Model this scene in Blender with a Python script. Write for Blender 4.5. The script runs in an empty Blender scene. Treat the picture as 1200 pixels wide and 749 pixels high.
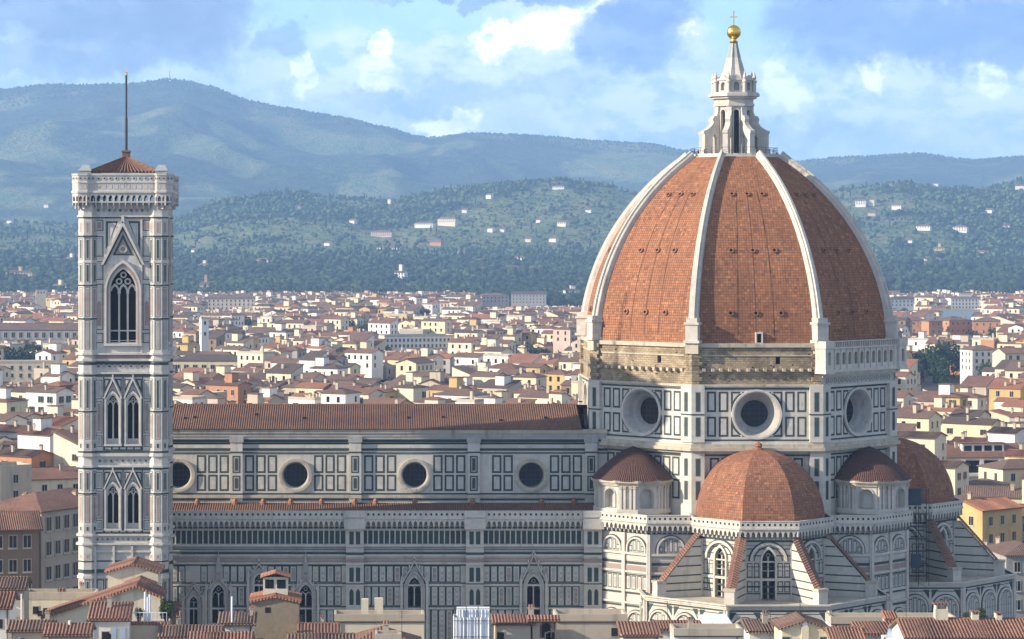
import bpy, math, random
import numpy as np
from mathutils import Vector, Matrix, noise
from mathutils.geometry import tessellate_polygon

R = math.radians
random.seed(11)
SC = bpy.context.scene
COL = SC.collection
F, CX, HY, CZ = 3120.0, 400.0, 280.0, 78.0      # focal length and principal point in photo pixels, eye height in metres

# ------------------------------------------------------------------ camera
cam_d = bpy.data.cameras.new('camera')
cam_d.sensor_width = 36.0
cam_d.lens = 36.0 * F / 1200.0
cam_d.shift_x = (600.0 - CX) / 1200.0
cam_d.shift_y = (HY - 374.5) / 1200.0
cam_d.clip_start = 1.0
cam_d.clip_end = 60000.0
cam = bpy.data.objects.new('camera', cam_d)
COL.objects.link(cam)
cam.location = (0, 0, CZ)
cam.rotation_euler = (R(90), 0, 0)
SC.camera = cam

# ------------------------------------------------------------------ light
SUN_EL, SUN_S = R(23.0), R(13.0)                 # elevation; angle south of due west (-x)
sx, sy, sz = -math.cos(SUN_EL) * math.cos(SUN_S), -math.cos(SUN_EL) * math.sin(SUN_S), math.sin(SUN_EL)
sun_d = bpy.data.lights.new('sun', 'SUN')
sun_d.energy = 5.0
sun_d.angle = R(0.5)
sun_d.color = (1.0, 0.86, 0.68)
sun = bpy.data.objects.new('sun', sun_d)
COL.objects.link(sun)
sun.rotation_euler = Vector((sx, sy, sz)).to_track_quat('Z', 'Y').to_euler()

SC.view_settings.view_transform = 'Standard'
SC.view_settings.look = 'None'
SC.view_settings.gamma = 1.0
SC.view_settings.use_curve_mapping = False
SC.view_settings.exposure = 0.88
SC.cycles.use_denoising = True
SC.cycles.max_bounces = 6
SC.cycles.diffuse_bounces = 3
SC.cycles.volume_bounces = 1


class NT:
    """short hand for building node trees"""
    def __init__(s, tree):
        s.t = tree
        s.n = tree.nodes
        s.l = tree.links

    def put(s, inp, v):
        if v is None:
            return
        if isinstance(v, bpy.types.NodeSocket):
            s.l.new(v, inp)
        elif isinstance(v, (tuple, list)) and len(v) == 3 and inp.type == 'RGBA':
            inp.default_value = (*v, 1.0)
        else:
            inp.default_value = v

    def new(s, typ, ins=None, **props):
        nd = s.n.new(typ)
        for k, v in props.items():
            setattr(nd, k, v)
        for k, v in (ins or {}).items():
            s.put(nd.inputs[k], v)
        return nd

    def math(s, op, a, b=None, c=None, clamp=False):
        nd = s.new('ShaderNodeMath', {0: a, 1: b, 2: c}, operation=op, use_clamp=clamp)
        return nd.outputs[0]

    def vec(s, op, a, b=None):
        nd = s.new('ShaderNodeVectorMath', {0: a, 1: b}, operation=op)
        return nd.outputs['Value'] if op in ('LENGTH', 'DOT_PRODUCT') else nd.outputs[0]

    def mix(s, f, a, b, blend='MIX'):
        nd = s.new('ShaderNodeMix', data_type='RGBA', blend_type=blend)
        s.put(nd.inputs[0], f)
        s.put(nd.inputs[6], a)
        s.put(nd.inputs[7], b)
        return nd.outputs[2]

    def noise(s, vecin, scale, detail=4.0, rough=0.55):
        nd = s.new('ShaderNodeTexNoise', {'Vector': vecin, 'Scale': scale, 'Detail': detail, 'Roughness': rough})
        return nd.outputs['Fac']

    def ramp(s, v, a, b, lo=0.0, hi=1.0, smooth=True):
        nd = s.new('ShaderNodeMapRange', {0: v, 1: a, 2: b, 3: lo, 4: hi},
                   interpolation_type='SMOOTHSTEP' if smooth else 'LINEAR', clamp=True)
        return nd.outputs[0]


# ------------------------------------------------------------------ sky: Nishita with clouds placed by direction
world = bpy.data.worlds.new('World')
SC.world = world
world.use_nodes = True
wt = NT(world.node_tree)
for nd in list(wt.n):
    wt.n.remove(nd)
sky = wt.new('ShaderNodeTexSky', sky_type='NISHITA', sun_disc=False)
sky.sun_elevation = SUN_EL
sky.sun_rotation = math.atan2(sx, sy)
sky.altitude = 50.0
sky.air_density, sky.dust_density, sky.ozone_density = 1.0, 0.6, 1.5
SKY = 0.15
base = wt.mix(1.0, sky.outputs[0], (SKY, SKY, SKY), 'MULTIPLY')
gen = wt.new('ShaderNodeTexCoord').outputs['Generated']
sep = wt.new('ShaderNodeSeparateXYZ', {0: gen})
gy = wt.math('ADD', wt.math('ABSOLUTE', sep.outputs[1]), 0.04)
ax = wt.math('MULTIPLY', wt.math('DIVIDE', sep.outputs[0], gy), 31.2)      # hundreds of pixels to the right of the axis
ay = wt.math('MULTIPLY', wt.math('DIVIDE', sep.outputs[2], gy), 31.2)
P = wt.new('ShaderNodeCombineXYZ', {0: ax, 1: ay, 2: 0.0}).outputs[0]
nz = wt.new('ShaderNodeTexNoise', {'Vector': P, 'Scale': 1.7, 'Detail': 7.0, 'Roughness': 0.62})
warp = wt.vec('SCALE', wt.vec('SUBTRACT', nz.outputs['Color'], (0.5, 0.5, 0.5)))
warp.node.inputs['Scale'].default_value = 1.0
PW = wt.vec('ADD', P, warp)
n1 = wt.noise(wt.vec('MULTIPLY', P, (0.6, 1.3, 1.0)), 1.1, 8.0, 0.6)
n2 = wt.noise(wt.vec('MULTIPLY', P, (1.0, 1.8, 1.0)), 2.3, 8.0, 0.62)


def blob(px, py, rx, ry, a=1.25, b=0.55):
    q = wt.vec('DIVIDE', wt.vec('SUBTRACT', PW, ((px - CX) / 100.0, (HY - py) / 100.0, 0.0)), (rx / 100.0, ry / 100.0, 1.0))
    q = wt.vec('MULTIPLY', q, (1.0, 1.0, 0.0))
    return wt.ramp(wt.vec('LENGTH', q), a, b)


WHITE, BRIGHT, BLUE, GREY = (0.84, 0.98, 1.20), (1.65, 1.65, 1.6), (0.19, 0.325, 0.66), (0.215, 0.325, 0.55)
CLEAR, PALE, MID = (0.46, 0.78, 1.20), (0.66, 0.84, 1.12), (0.44, 0.65, 1.02)
low = wt.ramp(ay, 6.0, 2.6)                                  # the cloud deck of the picture hangs low; higher up the sky is plainer
base = wt.mix(wt.ramp(n1, 0.40, 0.62, 0.25, 0.75), base, (0.52, 0.57, 0.65))      # broken cloud all over the sky
n3 = wt.noise(wt.vec('MULTIPLY', PW, (0.5, 1.4, 1.0)), 1.5, 9.0, 0.6)
deck = wt.mix(wt.ramp(n3, 0.40, 0.62), MID, PALE)
c = wt.mix(wt.math('MULTIPLY', low, 0.92), base, deck)
for px, py, rx, ry, k in [(480, 32, 110, 34, .75), (335, 15, 45, 28, .75), (845, 28, 50, 50, .75), (395, 60, 60, 30, .5), (905, 70, 40, 30, .4), (275, 0, 40, 20, .5)]:
    c = wt.mix(wt.math('MULTIPLY', blob(px, py, rx, ry, 1.4, 0.4), k), c, CLEAR)
wisp = wt.ramp(n2, 0.38, 0.60, 0.1, 1.0)
for px, py, rx, ry, k in [(430, 85, 85, 42, .9), (570, 72, 110, 40, 1), (700, 128, 150, 32, .8), (530, 148, 60, 20, .9), (1000, 118, 240, 40, .9), (370, 112, 70, 45, .7), (800, 125, 110, 36, .9), (1120, 120, 90, 36, .8),
                          (650, 40, 75, 42, .8), (790, 50, 32, 34, .8), (1080, 4, 50, 22, .6), (150, 62, 190, 16, .45), (920, 150, 120, 22, .6)]:
    c = wt.mix(wt.math('MULTIPLY', wt.math('MULTIPLY', blob(px, py, rx, ry, 1.35, 0.35), k), wisp), c, WHITE)
lump = wt.ramp(n2, 0.30, 0.56, 0.25, 1.0)
for px, py, rx, ry, k in [(590, 55, 58, 20, 1), (640, 44, 34, 20, .9), (660, 30, 26, 18, 1), (698, 17, 18, 11, .9), (780, 45, 13, 18, .8), (795, 34, 9, 8, .5), (1078, -4, 26, 11, 1),
                          (438, 66, 15, 14, .6), (355, 92, 12, 24, .45), (520, 150, 40, 12, .6), (1000, 98, 14, 22, .5), (1130, 112, 16, 20, .4), (900, 108, 30, 22, .4), (450, 92, 30, 14, .4)]:
    c = wt.mix(wt.math('MULTIPLY', wt.math('MULTIPLY', blob(px, py, rx, ry, 1.2, 0.72), k), lump), c, BRIGHT)
shade = wt.ramp(n2, 0.25, 0.60, 1.0, 0.72)
for px, py, rx, ry, k, colr in [(720, 55, 66, 42, 1, BLUE), (748, 22, 60, 34, .95, BLUE), (1000, 42, 130, 46, .95, BLUE), (1140, 50, 130, 42, .95, BLUE), (1220, 15, 120, 66, .85, BLUE),
                                (940, 18, 66, 40, .8, BLUE), (100, 18, 210, 30, .95, GREY), (165, 52, 130, 40, .85, GREY), (230, 30, 66, 52, .85, GREY), (560, 1, 120, 12, .9, BLUE),
                                (30, 76, 150, 22, .6, GREY), (480, 118, 110, 18, .4, BLUE), (335, 48, 30, 20, .7, BLUE), (640, 108, 60, 16, .4, BLUE), (860, 160, 200, 14, .35, BLUE)]:
    c = wt.mix(wt.math('MULTIPLY', wt.math('MULTIPLY', blob(px, py, rx, ry, 1.2, 0.72), k), shade), c, colr)
bg = wt.new('ShaderNodeBackground', {'Color': c, 'Strength': 0.76})
out = wt.new('ShaderNodeOutputWorld', {'Surface': bg.outputs[0]})


# ------------------------------------------------------------------ materials
def new_mat(name):
    m = bpy.data.materials.new(name)
    m.use_nodes = True
    t = NT(m.node_tree)
    b = next(n for n in t.n if n.type == 'BSDF_PRINCIPLED')
    b.inputs['Specular IOR Level'].default_value = 0.25
    return m, t, b


def col(c, k):
    return tuple(min(1.0, x * k) for x in c)


def stone(name, c, var=0.16, scale=0.35, rough=0.75, streak=0.25, fine=0.12, dirt=(0.25, 0.23, 0.19), slab=0.0):
    """plaster, marble or stone: soft patches, rain streaks and fine grain in metres"""
    m, t, b = new_mat(name)
    pos = t.new('ShaderNodeNewGeometry').outputs['Position']
    a = t.noise(pos, scale, 4)
    f = t.noise(pos, 2.6, 3)
    s = t.noise(t.vec('MULTIPLY', pos, (0.9, 0.9, 0.09)), 1.0, 4)
    v = t.mix(a, col(c, 1 - var), col(c, 1 + var))
    v = t.mix(t.math('MULTIPLY', f, fine * 2), v, col(c, 0.72))
    v = t.mix(t.math('MULTIPLY', t.ramp(s, 0.52, 0.78), streak), v, dirt)
    if slab:                                                             # slabs cut from different blocks
        wn = t.new('ShaderNodeTexWhiteNoise', {'Vector': t.vec('SNAP', pos, (1.15, 1.15, 0.62))}, noise_dimensions='3D').outputs['Value']
        v = t.mix(t.math('MULTIPLY', wn, slab), v, col(c, 0.55))
        soot = t.noise(t.vec('MULTIPLY', pos, (1.7, 1.7, 0.35)), 1.0, 6, .7)
        v = t.mix(t.ramp(soot, 0.56, 0.74, 0, slab * 1.6), v, (0.13, 0.12, 0.105))
    t.put(b.inputs['Base Color'], v)
    b.inputs['Roughness'].default_value = rough
    bp = t.new('ShaderNodeBump', {'Height': f, 'Strength': 0.25, 'Distance': 0.05})
    t.put(b.inputs['Normal'], bp.outputs[0])
    return m


def tiles(name, c1, c2, dark, bw=0.42, rh=0.45, mortar=0.035, wave=True, patch=0.35, bump=0.12, off=0.0, odd=0.0):
    """roof tiles on the UV map, which is in metres (u along the eaves, v up the slope)"""
    m, t, b = new_mat(name)
    uv = t.new('ShaderNodeUVMap').outputs[0]
    pos = t.new('ShaderNodeNewGeometry').outputs['Position']
    br = t.new('ShaderNodeTexBrick', {'Vector': uv, 'Color1': c1, 'Color2': c2, 'Mortar': dark, 'Scale': 1.0, 'Mortar Size': mortar,
                                      'Mortar Smooth': 0.3, 'Bias': 0.0, 'Brick Width': bw, 'Row Height': rh}, offset=off)
    a = t.noise(pos, 0.12, 5, 0.6)
    f = t.noise(pos, 0.9, 4, 0.7)
    v = t.mix(t.math('MULTIPLY', t.ramp(a, 0.35, 0.7), patch), br.outputs['Color'], dark)
    v = t.mix(t.math('MULTIPLY', t.ramp(f, 0.5, 0.75), patch * 0.8), v, col(c2, 1.35))
    v = t.mix(t.math('MULTIPLY', t.ramp(t.noise(pos, 2.1, 3), 0.60, 0.72), patch), v, col(dark, 0.8))
    if odd:                                                              # replaced tiles, sooty tiles and runoff down the slope
        snap = t.vec('SNAP', uv, (bw * 2, rh * 2, 1.0))
        wn = t.new('ShaderNodeTexWhiteNoise', {'Vector': snap}, noise_dimensions='2D').outputs['Value']
        snap2 = t.vec('SNAP', uv, (bw, rh, 1.0))
        wn2 = t.new('ShaderNodeTexWhiteNoise', {'Vector': snap2}, noise_dimensions='2D').outputs['Value']
        v = t.mix(t.ramp(wn2, .90, .93, 0, odd), v, dark)
        v = t.mix(t.ramp(wn2, .08, .05, 0, odd), v, col(c1, 1.2))
        run = t.noise(t.vec('MULTIPLY', uv, (1.1, 0.05, 1.0)), 1.0, 5, .65)
        v = t.mix(t.ramp(run, .52, .74, 0, .6), v, dark)
        big = t.noise(t.vec('MULTIPLY', uv, (.25, .12, 1.0)), 1.0, 4, .6)
        v = t.mix(t.ramp(big, .35, .7, 0, .4), v, col(c2, .8))
    t.put(b.inputs['Base Color'], v)
    b.inputs['Roughness'].default_value = 0.85
    h = t.math('SUBTRACT', 1.0, br.outputs['Fac'])
    if wave:
        su = t.new('ShaderNodeSeparateXYZ', {0: uv}).outputs[0]
        h = t.math('ABSOLUTE', t.math('SINE', t.math('MULTIPLY', su, math.pi / bw)))
        v = t.mix(t.ramp(h, 0.0, 0.75, 0.5, 0.0), v, dark)               # shade in the channels between the barrel tiles, painted into the colour
        t.put(b.inputs['Base Color'], v)
    bp = t.new('ShaderNodeBump', {'Height': h, 'Strength': 0.9, 'Distance': bump})
    t.put(b.inputs['Normal'], bp.outputs[0])
    return m


def plain(name, c, rough=0.6, metal=0.0):
    m, t, b = new_mat(name)
    pos = t.new('ShaderNodeNewGeometry').outputs['Position']
    v = t.mix(t.noise(pos, 1.3, 3), col(c, 0.85), col(c, 1.15))
    t.put(b.inputs['Base Color'], v)
    b.inputs['Roughness'].default_value = rough
    b.inputs['Metallic'].default_value = metal
    return m


M = {}
M['white'] = stone('white_marble', (0.59, 0.555, 0.49), 0.14, 0.3, streak=0.45, dirt=(0.22, 0.20, 0.17), slab=0.26)
M['grey'] = stone('grey_marble', (0.41, 0.40, 0.375), 0.2, 0.5, streak=0.5, dirt=(0.12, 0.11, 0.10), slab=0.35)
M['panel'] = stone('panel_marble', (0.56, 0.535, 0.485), 0.22, 0.8, streak=0.35, slab=0.3)
M['green'] = stone('green_marble', (0.055, 0.078, 0.074), 0.35, 0.6, streak=0.15, slab=0.3)
M['pink'] = stone('pink_marble', (0.36, 0.265, 0.235), 0.25, 0.6, streak=0.3, slab=0.3)
M['cream'] = stone('weathered_marble', (0.52, 0.46, 0.36), 0.3, 0.5, streak=0.65, dirt=(0.10, 0.09, 0.075), slab=0.45)
M['rib'] = stone('rib_marble', (0.55, 0.52, 0.465), 0.22, 0.6, streak=0.6, dirt=(0.3, 0.28, 0.25), slab=0.3)
M['campa'] = stone('tower_marble', (0.56, 0.535, 0.495), 0.22, 0.5, streak=0.5, dirt=(0.30, 0.26, 0.22), slab=0.24)
M['glass'] = plain('dark_glass', (0.012, 0.014, 0.02), 0.25)
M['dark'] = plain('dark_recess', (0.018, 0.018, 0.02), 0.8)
M['gold'] = plain('gilded_copper', (0.85, 0.55, 0.12), 0.28, 1.0)
M['patina'] = plain('weathered_lead', (0.30, 0.33, 0.32), 0.6)
M['iron'] = plain('dark_iron', (0.06, 0.06, 0.065), 0.5, 0.5)
M['dome'] = tiles('dome_tiles', (0.40, 0.185, 0.095), (0.29, 0.125, 0.068), (0.12, 0.058, 0.04), 0.40, 0.42, 0.03, False, 0.36, 0.06, 0.0, 0.55)
M['domes'] = tiles('small_dome_tiles', (0.40, 0.19, 0.105), (0.285, 0.125, 0.072), (0.13, 0.065, 0.048), 0.36, 0.4, 0.03, False, 0.5, 0.05, 0.0, 0.6)
M['oldtile'] = tiles('dark_roof_tiles', (0.15, 0.075, 0.058), (0.11, 0.055, 0.045), (0.05, 0.03, 0.026), 0.36, 0.4, 0.04, True, 0.4)
M['navetile'] = tiles('nave_tiles', (0.27, 0.15, 0.098), (0.20, 0.108, 0.075), (0.09, 0.058, 0.05), 0.36, 0.45, 0.02, False, 0.5)
M['tile_red'] = tiles('red_roof_tiles', (0.33, 0.175, 0.12), (0.235, 0.12, 0.088), (0.10, 0.062, 0.052), patch=0.6)
M['tile_brown'] = tiles('brown_roof_tiles', (0.25, 0.165, 0.125), (0.185, 0.12, 0.095), (0.08, 0.055, 0.048))
M['tile_dark'] = tiles('grey_brown_roof_tiles', (0.155, 0.11, 0.095), (0.115, 0.085, 0.075), (0.06, 0.048, 0.044))
M['tile_orange'] = tiles('orange_roof_tiles', (0.42, 0.20, 0.12), (0.32, 0.14, 0.09), (0.16, 0.08, 0.06))
M['rubble'] = None


def rubble():
    m, t, b = new_mat('bare_masonry')
    uv = t.new('ShaderNodeUVMap').outputs[0]
    pos = t.new('ShaderNodeNewGeometry').outputs['Position']
    br = t.new('ShaderNodeTexBrick', {'Vector': uv, 'Color1': (0.39, 0.315, 0.215), 'Color2': (0.29, 0.23, 0.15), 'Mortar': (0.17, 0.13, 0.09), 'Scale': 1.0,
                                      'Mortar Size': 0.025, 'Mortar Smooth': 0.4, 'Bias': 0.0, 'Brick Width': 0.8, 'Row Height': 0.33}, offset=0.5)
    a = t.noise(pos, 0.35, 6, 0.65)
    v = t.mix(t.math('MULTIPLY', t.ramp(a, 0.40, 0.66), 0.75), br.outputs['Color'], (0.13, 0.10, 0.075))
    v = t.mix(t.math('MULTIPLY', t.ramp(t.noise(pos, 0.8, 5), 0.52, 0.7), 0.5), v, (0.50, 0.43, 0.31))
    t.put(b.inputs['Base Color'], v)
    b.inputs['Roughness'].default_value = 0.9
    bp = t.new('ShaderNodeBump', {'Height': t.math('ADD', a, br.outputs['Fac']), 'Strength': 0.6, 'Distance': 0.15})
    t.put(b.inputs['Normal'], bp.outputs[0])
    return m


M['rubble'] = rubble()
WALLS = {
    'white': (0.74, 0.72, 0.67), 'cream': (0.68, 0.61, 0.47), 'pale yellow': (0.66, 0.585, 0.41), 'ochre': (0.52, 0.38, 0.18),
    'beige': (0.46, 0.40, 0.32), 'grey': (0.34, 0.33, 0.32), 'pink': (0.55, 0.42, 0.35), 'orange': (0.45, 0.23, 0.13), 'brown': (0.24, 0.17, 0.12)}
for k, v in WALLS.items():
    M['w_' + k] = stone(k.replace(' ', '_') + '_plaster', v, 0.2, 0.2, 0.9, 0.55, 0.16, dirt=col(v, 0.42))
M['stonewall'] = stone('rubble_stone', (0.31, 0.255, 0.185), 0.45, 1.6, 0.95, 0.3, 0.6)
M['shutter'] = plain('green_shutter', (0.03, 0.08, 0.05), 0.6)
M['bshutter'] = plain('brown_shutter', (0.08, 0.05, 0.035), 0.6)
M['trim'] = stone('window_trim', (0.45, 0.42, 0.36), 0.1, 1.0)
M['sheet'] = plain('white_sheeting', (0.72, 0.76, 0.82), 0.35)
M['blue'] = plain('blue_netting', (0.05, 0.068, 0.09), 0.8)
M['bluewall'] = plain('pale_blue_cladding', (0.34, 0.44, 0.58), 0.5)
M['bark'] = plain('bark', (0.06, 0.045, 0.03), 0.9)
M['asphalt'] = stone('street_paving', (0.13, 0.12, 0.11), 0.2, 0.05)


# ------------------------------------------------------------------ mesh building
class MB:
    def __init__(s):
        s.v, s.f, s.mi, s.uv, s.mats = [], [], [], [], []

    def face(s, pts, m, uv=None):
        pts = [Vector(p) for p in pts]
        if m not in s.mats:
            s.mats.append(m)
        k = len(s.v)
        s.v.extend(pts)
        s.f.append(tuple(range(k, k + len(pts))))
        s.mi.append(s.mats.index(m))
        if uv is None:
            n = (pts[1] - pts[0]).cross(pts[2] - pts[1])
            if n.length < 1e-9 and len(pts) > 3:
                n = (pts[2] - pts[1]).cross(pts[3] - pts[2])
            n = n.normalized() if n.length > 1e-9 else Vector((0, 0, 1))
            u = Vector((-n.y, n.x, 0))
            u = u.normalized() if u.length > 1e-4 else Vector((1, 0, 0))
            w = n.cross(u)
            uv = [(p.dot(u), p.dot(w)) for p in pts]
        s.uv.extend(uv)

    def box(s, x0, x1, y0, y1, z0, z1, m, bottom=True):
        a = [(x0, y0), (x1, y0), (x1, y1), (x0, y1)]
        s.prism(a, z0, z1, m, bottom=bottom)

    def prism(s, pts, z0, z1, m, top=None, bottom=True, cap=True):
        n = len(pts)
        for i in range(n):
            p, q = pts[i], pts[(i + 1) % n]
            s.face([(p[0], p[1], z0), (q[0], q[1], z0), (q[0], q[1], z1), (p[0], p[1], z1)], m)
        if cap:
            s.face([(p[0], p[1], z1) for p in pts], top or m)
        if bottom:
            s.face([(p[0], p[1], z0) for p in reversed(pts)], m)

    def lathe(s, c, prof, n, m, a0=0.0, a1=2 * math.pi):
        """prof: list of (r, z)"""
        full = abs(a1 - a0 - 2 * math.pi) < 1e-6
        for i in range(n):
            t0, t1 = a0 + (a1 - a0) * i / n, a0 + (a1 - a0) * (i + 1) / n
            arc = 0.0
            for (r0, z0), (r1, z1) in zip(prof, prof[1:]):
                d = math.hypot(r1 - r0, z1 - z0)
                rm = max(prof)[0]
                q = [(c[0] + r0 * math.cos(t0), c[1] + r0 * math.sin(t0), z0), (c[0] + r0 * math.cos(t1), c[1] + r0 * math.sin(t1), z0),
                     (c[0] + r1 * math.cos(t1), c[1] + r1 * math.sin(t1), z1), (c[0] + r1 * math.cos(t0), c[1] + r1 * math.sin(t0), z1)]
                uv = [(t0 * rm, arc), (t1 * rm, arc), (t1 * rm, arc + d), (t0 * rm, arc + d)]
                if r1 < 1e-6:
                    q, uv = q[:3], uv[:3]
                elif r0 < 1e-6:
                    q, uv = [q[0], q[2], q[3]], [uv[0], uv[2], uv[3]]
                s.face(q, m, uv)
                arc += d

    def tube(s, p, q, r, m, n=6):
        p, q = Vector(p), Vector(q)
        d = (q - p).normalized()
        a = d.orthogonal().normalized()
        b = d.cross(a)
        ring = [a * math.cos(2 * math.pi * i / n) * r + b * math.sin(2 * math.pi * i / n) * r for i in range(n)]
        for i in range(n):
            e, g = ring[i], ring[(i + 1) % n]
            s.face([p + e, p + g, q + g, q + e], m)
        s.face([q + e for e in ring], m)
        s.face([p + e for e in reversed(ring)], m)

    def mesh(s, name):
        me = bpy.data.meshes.new(name)
        me.from_pydata([tuple(p) for p in s.v], [], s.f)
        for m in s.mats:
            me.materials.append(M[m] if isinstance(m, str) else m)
        me.polygons.foreach_set('material_index', s.mi)
        ul = me.uv_layers.new(name='UVMap')
        ul.data.foreach_set('uv', np.array(s.uv, dtype=np.float32).ravel())
        me.update()
        return me

    def build(s, name, parent=None, loc=None):
        return link(name, s.mesh(name), parent, loc)


def link(name, data, parent=None, loc=None):
    o = bpy.data.objects.new(name, data)
    COL.objects.link(o)
    o.parent = parent
    if loc is not None:
        o.location = loc
    return o


def tag(o, label=None, cat=None, group=None, kind=None):
    for k, v in (('label', label), ('category', cat), ('group', group), ('kind', kind)):
        if v:
            o[k] = v
    return o


def thing(name, label, cat, loc=(0, 0, 0), rz=0.0, group=None):
    o = link(name, None, None, loc)
    o.rotation_euler.z = rz
    return tag(o, label, cat, group, 'thing')


class Fr:
    """a wall seen from outside: u runs to the viewer's right, z up, d outwards"""
    def __init__(s, o, ang):
        s.n = Vector((math.cos(ang), math.sin(ang), 0))
        s.u = Vector((-s.n.y, s.n.x, 0))
        s.o = Vector((o[0], o[1], 0))
        s.ang = ang

    def p(s, u, z, d=0.0):
        w = s.o + s.u * u + s.n * d
        return (w.x, w.y, z)

    def quad(s, mb, u0, u1, z0, z1, d, m):
        mb.face([s.p(u0, z0, d), s.p(u1, z0, d), s.p(u1, z1, d), s.p(u0, z1, d)], m)

    def box(s, mb, u0, u1, z0, z1, d0, d1, m, ext=0.0):
        """ext: widen with depth, to mitre round an octagon's corner"""
        e0, e1 = d0 * ext, d1 * ext
        A = [s.p(u0 - e1, z0, d1), s.p(u1 + e1, z0, d1), s.p(u1 + e1, z1, d1), s.p(u0 - e1, z1, d1)]
        B = [s.p(u0 - e0, z0, d0), s.p(u1 + e0, z0, d0), s.p(u1 + e0, z1, d0), s.p(u0 - e0, z1, d0)]
        mb.face(A, m)
        for i in range(4):
            j = (i + 1) % 4
            mb.face([B[i], B[j], A[j], A[i]], m)

    def panel(s, mb, u0, u1, z0, z1, w, fr='green', fill='panel', d=0.0):
        s.quad(mb, u0, u1, z0, z1, d + 0.012, fr)
        s.quad(mb, u0 + w, u1 - w, z0 + w, z1 - w, d + 0.03, fill)

    def poly(s, mb, pts, d0, d1, m):
        n = len(pts)
        tess = tessellate_polygon([[Vector((a, b, 0)) for a, b in pts]])
        area = sum(pts[i][0] * pts[(i + 1) % n][1] - pts[(i + 1) % n][0] * pts[i][1] for i in range(n))
        if area < 0:
            pts = pts[::-1]
            tess = tessellate_polygon([[Vector((a, b, 0)) for a, b in pts]])
        for t in tess:
            a, b, c_ = [pts[i] for i in t]
            if (b[0] - a[0]) * (c_[1] - a[1]) - (c_[0] - a[0]) * (b[1] - a[1]) < 0:
                b, c_ = c_, b
            mb.face([s.p(*a, d1), s.p(*b, d1), s.p(*c_, d1)], m)
        if d1 != d0:
            for i in range(n):
                a, b = pts[i], pts[(i + 1) % n]
                mb.face([s.p(*a, d0), s.p(*b, d0), s.p(*b, d1), s.p(*a, d1)], m)

    def ring(s, mb, inner, outer, d0, d1, m, closed=True):
        n = len(inner)
        for i in range(n if closed else n - 1):
            j = (i + 1) % n
            mb.face([s.p(*outer[i], d1), s.p(*outer[j], d1), s.p(*inner[j], d1), s.p(*inner[i], d1)], m)
            mb.face([s.p(*outer[i], d0), s.p(*outer[j], d0), s.p(*outer[j], d1), s.p(*outer[i], d1)], m)
            mb.face([s.p(*inner[i], d1), s.p(*inner[j], d1), s.p(*inner[j], d0), s.p(*inner[i], d0)], m)

    def holed(s, mb, outer, holes, d, m):
        """a flat wall with openings"""
        loops = [outer] + holes
        flat = [p for l in loops for p in l]
        for t in tessellate_polygon([[Vector((a, b, 0)) for a, b in l] for l in loops]):
            a, b, c_ = [flat[i] for i in t]
            if (b[0] - a[0]) * (c_[1] - a[1]) - (c_[0] - a[0]) * (b[1] - a[1]) < 0:
                b, c_ = c_, b
            mb.face([s.p(*a, d), s.p(*b, d), s.p(*c_, d)], m)

    def recess(s, mb, pts, d0, d1, m, back):
        """sides and back of an opening, d1 inside d0"""
        n = len(pts)
        for i in range(n):
            a, b = pts[i], pts[(i + 1) % n]
            mb.face([s.p(*a, d0), s.p(*b, d0), s.p(*b, d1), s.p(*a, d1)], m)
        if back:
            s.poly(mb, pts, d1, d1, back)


def rect(u0, u1, z0, z1):
    return [(u0, z0), (u1, z0), (u1, z1), (u0, z1)]


def circ(u, z, r, n=32):
    return [(u + r * math.cos(2 * math.pi * i / n), z + r * math.sin(2 * math.pi * i / n)) for i in range(n)]


def arch(u, z0, zs, r, pointed=False, n=10):
    """outline of an arched opening, springing at zs"""
    pts = [(u - r, z0), (u + r, z0)]
    if pointed:
        for i in range(n + 1):
            a = i / n * R(60)
            pts.append((u - r + 2 * r * math.cos(a), zs + 2 * r * math.sin(a)))
        for i in range(1, n + 1):
            a = R(120) + i / n * R(60)
            pts.append((u + r + 2 * r * math.cos(a), zs + 2 * r * math.sin(a)))
    else:
        for i in range(2 * n + 1):
            a = i / (2 * n) * math.pi
            pts.append((u + r * math.cos(a), zs + r * math.sin(a)))
    return pts


T22 = math.tan(R(22.5))

# ------------------------------------------------------------------ cathedral: origin under the dome, +x towards the apse
CATH = (62.95, 427.0, 0.0)
cath = thing('cathedral', 'long marble cathedral with a huge red tiled dome, white ribs and a lantern', 'cathedral', CATH)
S, SW, SE, W_, E_ = R(-90), R(-135), R(-45), R(180), 0.0


def gallery(mb, fr, u0, u1, zt=36.6, out=1.15, e0=0.0, e1=0.0, white='white'):
    """balustrade on pointed corbel arches; e0/e1 widen the ends to mitre round corners"""
    a, b = u0 - e0 * out, u1 + e1 * out
    fr.box(mb, a, b, zt - 1.0, zt - 0.12, out - 0.22, out, white)
    fr.box(mb, a, b, zt - 0.12, zt, out - 0.3, out + 0.08, white)
    fr.box(mb, a, b, zt - 1.25, zt - 1.0, -0.1, out + 0.12, white)
    n = max(2, round((b - a) / 0.8))
    w = (b - a) / n
    for i in range(n):
        c = a + (i + 0.5) * w
        fr.quad(mb, c - 0.15, c + 0.15, zt - 0.72, zt - 0.4, out + 0.012, 'dark')
        # arch between two brackets
        o = arch(c, zt - 2.35, zt - 2.05, w * 0.33, True, 3)
        fr.holed(mb, rect(c - w / 2, c + w / 2, zt - 2.35, zt - 1.25), [[(p[0], max(p[1], zt - 2.345)) for p in o]], out - 0.08, white)
        fr.box(mb, c - w / 2 - 0.12, c - w / 2 + 0.12, zt - 2.35, zt - 1.25, 0.0, out - 0.09, 'grey')
        fr.box(mb, c - w / 2 - 0.10, c - w / 2 + 0.10, zt - 2.85, zt - 2.35, 0.0, 0.5, 'grey')


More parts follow.
